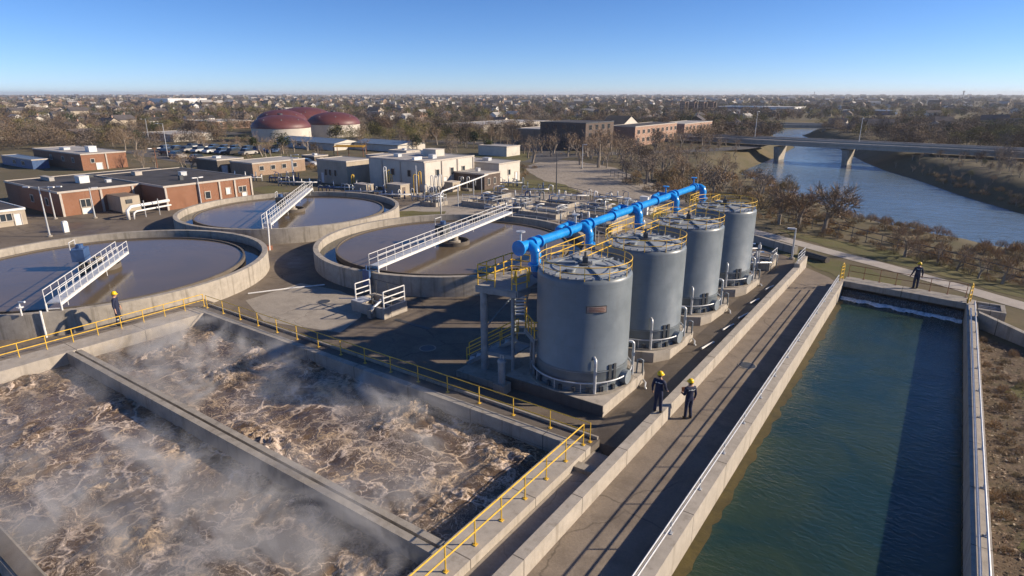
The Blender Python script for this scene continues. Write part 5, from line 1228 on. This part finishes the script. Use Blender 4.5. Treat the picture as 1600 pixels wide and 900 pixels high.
def scatter(poly, n, fn, seed, mind=1.6):
    rg = random.Random(seed); P = np.array(poly, float); lo, hi = P.min(0), P.max(0); out = []; tries = 0
    while len(out) < n and tries < n*80:
        tries += 1; x = rg.uniform(lo[0],hi[0]); y = rg.uniform(lo[1],hi[1])
        if not inside(np.array([x]), np.array([y]), P)[0]: continue
        if river_sd(x, y) < 1.2: continue
        if any((x-a)**2+(y-b)**2 < mind*mind for a,b in out): continue
        out.append((x,y)); fn(x, y, rg)
LBT = ['thin grey-brown bare tree','bare tree with a few tan leaves','upright bare tree with fine twigs','tan-leaved bare tree','spreading bare tree']
def tree_fn(where, lo, hi, group, kinds=None):
    def f(x, y, rg):
        h = rg.uniform(lo, hi)
        if river_sd(x, y) < 15: h *= .5 if river_sd(x, y) < 9 else .7
        if kinds and rg.random() < kinds[1]:
            k = rg.choice(kinds[0]); pr = rg.choice(CT[k]); lb = {'t_brown':'round brown tree','t_grey':'round grey-brown tree','t_olive':'olive-leaved tree','t_green':'dark evergreen tree','t_rust':'rust-brown tree'}[k]
            plant('tree', lb+' '+where, 'tree', pr, x, y, h/4.6, group)
        else:
            k = rg.randrange(5); plant('bare_tree', LBT[k]+' '+where, 'tree', BT[k], x, y, h/5, group)
    return f
scatter([(-24,68),(-31,74),(-41,84),(-48,94),(-57,104),(-62,117),(-58,150),(-45,158),(-37,150),(-36,135),(-32,116),(-24,103),(-17,90),(-14,78),(-15,66)], 112, tree_fn('in the thicket beside the river', 2.6, 5.6, 'thicket trees between gravel road and river', (['t_brown','t_grey'],.2)), 31, 1.9)
scatter([(2.9,119),(-3.6,137),(-9.5,150),(13,152),(15,128),(15,101),(9.6,104.4)], 78, tree_fn('on the far river bank', 2.2, 3.5, 'trees on the far river bank', (['t_brown','t_grey','t_olive','t_rust'],.45)), 32, 1.75)
scatter([(-14,167),(-24,200),(-34,232),(24,244),(19,168)], 50, tree_fn('beyond the river bridge on the right', 2.2, 3.8, 'trees beyond the river bridge', (['t_brown','t_grey','t_olive'],.75)), 33, 3.)
scatter([(-97,101),(-84,104),(-72,113),(-68,119),(-84,130),(-118,129),(-122,112),(-108,107)], 30, tree_fn('behind the cream buildings', 3.0, 4.6, 'trees behind the cream buildings', (['t_brown','t_green','t_grey','t_olive'],.5)), 51, 2.6)
scatter([(-66,98),(-60,106),(-58,120),(-64,121),(-72,120),(-76,108)], 12, tree_fn('in front of the dark mill building', 3.6, 5.4, 'trees in front of the mill building'), 52, 2.6)
scatter([(-140,72),(-100,74),(-90,86),(-98,94),(-112,88),(-136,88)], 13, tree_fn('on the lawn before the domes', 2.6, 4.2, 'trees on the lawn before the domes'), 53, 3.2)
scatter([(-112,46),(-101,48),(-95,60),(-112,57)], 6, tree_fn('behind the long brick building', 2.6, 3.8, 'trees behind the brick building'), 54, 2.4)
def shrub_fn(where, lo, hi, group):
    def f(x, y, rg): k = rg.randrange(3); plant('shrub', ['low orange-brown shrub','loose dry brown shrub','dense tan shrub'][k]+' '+where, 'shrub', SH[k], x, y, rg.uniform(lo,hi), group, ('stem','foliage'))
    return f
scatter([(-16,66),(-12,61),(-5.5,60.3),(-.5,56.5),(4,53),(9,50),(14,60),(7,66),(-2,72),(-9,80),(-14,86)], 185, shrub_fn('on the river bank slope', .4, 1.0, 'shrubs on the river bank'), 34, .5)
scatter([(9.4,103.6),(2.5,118),(-4.3,136),(-1.5,137),(5,119),(15,103)], 34, shrub_fn('at the waterline of the far river bank', .5, 1.0, 'shrubs on the far bank'), 44, .9)
scatter([(-20,66),(-30,73),(-40,83),(-36,98),(-26,102),(-17,90),(-14,70)], 70, shrub_fn('under the thicket trees', .8, 1.9, 'shrubs under the thicket'), 35, 1.1)
scatter([(-12,60.5),(-6,57.3),(0,53.3),(6,48.8),(12,46),(12,49),(3,54),(-5,60.2)], 38, shrub_fn('between footpath and river fence', .4, .8, 'shrubs beside the footpath'), 36, .8)
scatter([(-64,76),(-52,76),(-49,80),(-55,88),(-64,90)], 16, shrub_fn('at the end of the gravel road', .6, 1.3, 'shrubs at the end of the gravel road'), 61, 1.2)
scatter([(-92,64.5),(-76,62.5),(-70,66),(-84,75)], 22, shrub_fn('on the lawn behind the tan building', .5, 1.2, 'shrubs on the plant lawn'), 62, 1.2)
def tuft_fn(x, y, rg): plant('weed', 'dry weed tuft beside the shaded channel wall', 'weed', SH[rg.randrange(3)], x, y, rg.uniform(.14,.42), 'dry weeds beside the channel', ('stem','foliage'))
scatter([(2.95,14),(2.95,38),(4.6,36.4),(6.5,34),(5.2,14)], 120, tuft_fn, 37, .3)
scatter([(3.6,40),(2.9,43.5),(6,42.5),(9,39),(8,37)], 14, tuft_fn, 38, .5)
# leaf litter on the right bank
rg = random.Random(41); mb = MB()
for k in range(5200):
    x = 2.76+rg.random()**1.5*6; y = rg.uniform(9,37.5-(x-2.7)*.35); a = rg.uniform(0,6.28); s = rg.uniform(.02,.075); z = .012+rg.random()*.05
    mb.k = rg.choice((0,0,1,2)); c, n_ = math.cos(a)*s, math.sin(a)*s
    mb.add([(x-c,y-n_,z),(x+n_*.5,y-c*.5,z+rg.uniform(0,.04)),(x+c,y+n_,z+rg.uniform(0,.04)),(x-n_*.5,y+c*.5,z)], [(0,1,2,3)])
M['leafA'] = paint('leaf_tan', (.25,.175,.11), .9, .2); M['leafB'] = paint('leaf_brown', (.17,.10,.06), .9, .2); M['leafC'] = paint('leaf_pale', (.33,.27,.19), .9, .2)
tag(mb.build('fallen_leaves', [M['leafA'],M['leafB'],M['leafC']]), 'dry fallen leaves on the ground beside the shaded channel wall', 'leaves', kind='stuff')
# ------------------------------------------------------------------ the town
BOXES = [(-90,-66,22,44),(-139,-113,38,52),(-75,-48,48,76),(-136,-95,82,107),(-102,-84,52,66),(-189,-164,81,97),(-240,-212,56,67),(-214,-188,70,86),(-239,-213,122,142),(-80,-60,120,168),(-82,-60,150,198),(-144,-121,158,205),(-94,-82,131,149),(-160,-144,416,442),(-185,-138,92,142),(-84,-70,14,23),(-152,-116,468,522),(-114,-88,452,494),(-62,-30,438,472),(-95,-80,76,85),(-905,-845,420,485)]
def free(x, y, m=1.5):
    for a,b,c,d in BOXES:
        if a-m < x < b+m and c-m < y < d+m: return False
    return river_sd(x, y) > 3+m
CY = R(35.08)
def sector(rg, d0, d1, a0=-43, a1=43, pw=1.):
    while True:
        u = rg.random()**pw; d = d0*(d1/d0)**u; a = CY+R(rg.uniform(a0,a1))       # angle counter-clockwise from +Y
        x, y = -math.sin(a)*d, math.cos(a)*d
        if free(x, y): return x, y, d
def house_mesh(seed, w, l, h, gh):
    mb = MB(); mb.box(-l/2,l/2,-w/2,w/2,-.1,h); mb.add([(l/2,-w/2,h),(l/2,w/2,h),(l/2,0,h+gh*.96),(-l/2,w/2,h),(-l/2,-w/2,h),(-l/2,0,h+gh*.96)], [(0,1,2),(3,4,5)])
    rf = MB(); o = .25; t_ = .08
    for s in (-1,1):
        rf.add([(-l/2-o,s*(w/2+o),h-.1),(l/2+o,s*(w/2+o),h-.1),(l/2+o,0,h+gh),(-l/2-o,0,h+gh),(-l/2-o,s*(w/2+o),h-.1-t_),(l/2+o,s*(w/2+o),h-.1-t_),(l/2+o,0,h+gh-t_),(-l/2-o,0,h+gh-t_)], [(0,1,2,3),(7,6,5,4),(0,4,5,1),(1,5,6,2),(3,2,6,7),(0,3,7,4)])
    return mb, rf
HW = [('pale','cream'),('white','white'),('tan','tan'),('red brick','brickpink'),('dark brick','brickdark'),('white','white')]
HR = [('dark','roofdark'),('grey','rooflight'),('brown','brown'),('dark','roofdark')]
M['roofdk2'] = paint('slate_roof', (.085,.075,.075), .85, .3, 0., .8)
HP = []
for i in range(9):
    rg = random.Random(60+i); w, l, h, gh = rg.uniform(3.6,5.), rg.uniform(5.,8.), rg.choice((2.,2.4,3.2)), rg.uniform(1.,1.7)
    wm = HW[i % 6]; rm = [('dark','roofdk2'),('dark','roofdark'),('brown','brown'),('grey','rooflight')][i % 4]
    a, b = house_mesh(i, w, l, h, gh); HP.append((a, b, a.mesh('wall', M[wm[1]]), b.mesh('roof', M[rm[1]]), 'small %s house with %s gable roof' % (wm[0], rm[0]), (w,l,h,gh)))
CH = MB().box(-.25,.25,-.25,.25,-.8,.7).mesh('chimney', M['brickpink'])
WN = MB().box(-.4,.4,-.03,.03,0,.8).mesh('window', M['glass'])
rg = random.Random(77); HPOS = []
def place_house(x, y, d, full):
    k = rg.randrange(9); a_, b_, wm_, rm_, lb, (w,l,h,gh) = HP[k]
    zone = 'among trees beyond the plant' if x < -.95*y else ('beyond the dark mill building' if x < -.35*y else 'beyond the river bridge')
    t = thing('house', lb+' '+zone, 'house', (x,y,0), 'houses of the town'); t.rotation_euler = (0,0,rg.choice((0,math.pi/2))+R(rg.gauss(8,9))); s = rg.uniform(.78,1.0)*(1+.25*min(1,d/900)); t.scale = (s,s,s)
    o = bpy.data.objects.new('wall', wm_); COL.objects.link(o); o.parent = t
    r_ = bpy.data.objects.new('roof', rm_); COL.objects.link(r_); r_.parent = t
    if full:
        c = bpy.data.objects.new('chimney', CH); COL.objects.link(c); c.parent = r_; c.location = (l*.22,w*.12,h+gh)
        for px_ in (-.28,.05,.3):
            for s_ in (-1,1): q = bpy.data.objects.new('window', WN); COL.objects.link(q); q.parent = t; q.location = (px_*l, s_*(w/2+.02), .7)
n = 0
while n < 300:
    x, y, d = sector(rg, 235, 900, pw=.75)
    if any((x-a)**2+(y-b)**2 < 90 for a,b in HPOS): continue
    HPOS.append((x,y)); place_house(x, y, d, d < 330); n += 1
def merge(items, name, mats, label, cat):
    """items: (vertex array, faces, material index, x, y, z, turn, scale); one mesh for the mass nobody could count"""
    V = []; F = []; K = []; b = 0
    for v, f, k, x, y, z, a, s in items:
        c, n_ = math.cos(a), math.sin(a); w = np.empty_like(v); w[:,0] = (v[:,0]*c-v[:,1]*n_)*s+x; w[:,1] = (v[:,0]*n_+v[:,1]*c)*s+y; w[:,2] = v[:,2]*s+z
        V.append(w); F += [tuple(b+i for i in q) for q in f]; K += [k]*len(f); b += len(v)
    me = bpy.data.meshes.new(name); me.from_pydata(np.concatenate(V).tolist(), [], F)
    for m in mats: me.materials.append(m)
    me.polygons.foreach_set('material_index', K); me.update()
    o = bpy.data.objects.new(name, me); COL.objects.link(o); return tag(o, label, cat, kind='stuff')
items = []
HA = [(np.array(a.v), a.f, np.array(b.v), b.f) for a,b,*_ in HP]
WM = ['cream','bricktan','tan','brickpink','brickdark']; RM = ['roofdk2','roofdark','brown','rooflight']
for k in range(1400):
    x, y, d = sector(rg, 720, 5200, pw=.9); i = rg.randrange(9); va, fa, vb, fb = HA[i]; a = rg.choice((0,1.571))+rg.gauss(.1,.2); s = 1.05+min(1.5,d/2800)
    items.append((va,fa,rg.choice((0,1,1,2,3,4)),x,y,0,a,s)); items.append((vb,fb,5+rg.randrange(4),x,y,0,a,s))
merge(items, 'distant_houses', [M[k] for k in WM+RM], 'tiny pale houses scattered far out towards the horizon', 'houses')
# trees of the town: the nearest as things, the rest as one mass
def town_tree(where, grp):
    return tree_fn(where, 3.0, 5.4, grp, (['t_brown','t_grey','t_grey','t_olive','t_green'],.5))
f1 = town_tree('between lawn and first houses', 'trees of the near town'); rg2 = random.Random(88); pos = []
n = 0
while n < 62:
    x, y, d = sector(rg2, 125, 235, 0, 42)
    if y < 62 or any((x-a)**2+(y-b)**2 < 22 for a,b in pos): continue
    pos.append((x,y)); f1(x, y, rg2); n += 1
def low(seed, n, q, asp, w=4.4, h=4.6): tr, cr = clump_tree(seed, h, w, n, q, asp); return np.array(cr.v), cr.f
NEAR = [low(85+i, 460, .2, .2) for i in range(4)]; LOW = [low(90+i, 170, .3, .3) for i in range(4)]; FAR = [low(95+i, 38, .36, .5) for i in range(4)]
items = []
for k in range(15500):
    x, y, d = sector(rg2, 165, 7500, pw=.9)
    g = noise.noise(Vector((x*.006,y*.006,0)))
    if d < 900 and g < -.2 and rg2.random() < .6: continue
    if any(abs(x-a) < 3.4 and abs(y-b) < 3.4 for a,b in HPOS) : continue
    v, f = (NEAR if d < 300 else LOW if d < 620 else FAR)[rg2.randrange(4)]; q = noise.noise(Vector((x*.013,y*.013,5)))
    m = 3 if rg2.random() < .08 else (2 if (q > .16 and rg2.random() < .7) or rg2.random() < .08 else rg2.choice((0,0,1,1,4 if rg2.random() < .4 else 0)))
    s = rg2.uniform(.62,1.12)*(1+min(1.2,d/2400)); items.append((v,f,m,x,y,-.6 if d < 900 else -.3,rg2.uniform(0,6.28),s))
merge(items, 'distant_woods', [M[k] for k in ('t_brown','t_grey','t_olive','t_green','t_rust')], 'brown leafless trees filling the plain out to the horizon', 'woods')
for lb,d,a,h,w in (('thin dark water tower on the horizon at right',3600,-36.9,27,4.),('pale mast on the horizon right of the river',3300,-27,24,1.6)):
    an = CY+R(a+1.8); x, y = -math.sin(an)*d, math.cos(an)*d; t = thing('water_tower', lb, 'tower', (x,y,0)); MB().lathe([(w,0),(w*.7,h*.75),(w*1.2,h*.82),(w*1.1,h*.97),(.1,h)], (x,y,0), 12).build('shaft', M['dsteel'], t)

# ------------------------------------------------------------------ air and steam
def vol(name, density=None, color=(.8,.86,1.)):
    m = bpy.data.materials.new(name); m.use_nodes = True; t = m.node_tree; t.nodes.remove(t.nodes['Principled BSDF']); v = t.nodes.new('ShaderNodeVolumePrincipled')
    v.inputs['Color'].default_value = color+(1,); t.links.new(v.outputs[0], t.nodes['Material Output'].inputs['Volume'])
    if density is not None: v.inputs['Density'].default_value = density
    return m, t, v
hm, _, hv = vol('haze_air', 1.8e-4, (.82,.87,.95)); hv.inputs['Anisotropy'].default_value = .2
b = MB().box(-8800,8800,-400,8800,-7.5,31).build('haze', hm); b['kind'] = 'stuff'; b['label'] = 'thin pale haze over the plain'
sm, t, v = vol('steam_air', None, (.97,.95,.93)); v.inputs['Anisotropy'].default_value = 0.
def nn(typ, **kw):
    nd = t.nodes.new(typ)
    for k, q in kw.items(): setattr(nd, k, q)
    return nd
tc = nn('ShaderNodeTexCoord'); L = t.links.new
sp = nn('ShaderNodeSeparateXYZ'); L(tc.outputs['Object'], sp.inputs[0])
mp = nn('ShaderNodeMapping'); L(tc.outputs['Object'], mp.inputs[0]); mp.inputs['Scale'].default_value = (.8,1.1,.9)
n1 = nn('ShaderNodeTexNoise'); n1.inputs['Scale'].default_value = .5; n1.inputs['Detail'].default_value = 5; n1.inputs['Roughness'].default_value = .68; n1.inputs['Distortion'].default_value = 1.1; L(mp.outputs[0], n1.inputs['Vector'])
n2 = nn('ShaderNodeTexNoise'); n2.inputs['Scale'].default_value = .16; n2.inputs['Detail'].default_value = 2; L(tc.outputs['Object'], n2.inputs['Vector'])
def rng(src, a, b_, c, d_, smooth=True):
    nd = nn('ShaderNodeMapRange', interpolation_type='SMOOTHSTEP' if smooth else 'LINEAR'); L(src, nd.inputs['Value'])
    for i, q in zip((1,2,3,4), (a,b_,c,d_)): nd.inputs[i].default_value = q
    return nd.outputs[0]
def mul(a, b_):
    nd = nn('ShaderNodeMath', operation='MULTIPLY'); L(a, nd.inputs[0]); L(b_, nd.inputs[1]); return nd.outputs[0]
SX, SY, SZ = 12.2, 7.4, 1.7
dens = mul(rng(n1.outputs[0], .46, .67, 0.01, 1.), rng(n2.outputs[0], .42, .62, .12, 1.))
dens = mul(dens, rng(sp.outputs['Z'], -.1, SZ, 1., 0.))
for ax, s in (('X',SX),('Y',SY)):
    dens = mul(dens, rng(sp.outputs[ax], -s, -s+1.8, 0, 1)); dens = mul(dens, rng(sp.outputs[ax], s-1.8, s, 1, 0))
k_ = nn('ShaderNodeMath', operation='MULTIPLY'); L(dens, k_.inputs[0]); k_.inputs[1].default_value = 1.25; L(k_.outputs[0], v.inputs['Density'])
sm.cycles.volume_step_rate = .22 if hasattr(sm, 'cycles') and hasattr(sm.cycles, 'volume_step_rate') else 1
st = MB().box(-SX,SX,-SY,SY,-.1,SZ).build('steam', sm); st.location = (-20.7,9.6,-.12); tag(st, 'warm white steam drifting low over the churning brown basins', 'steam', kind='stuff')
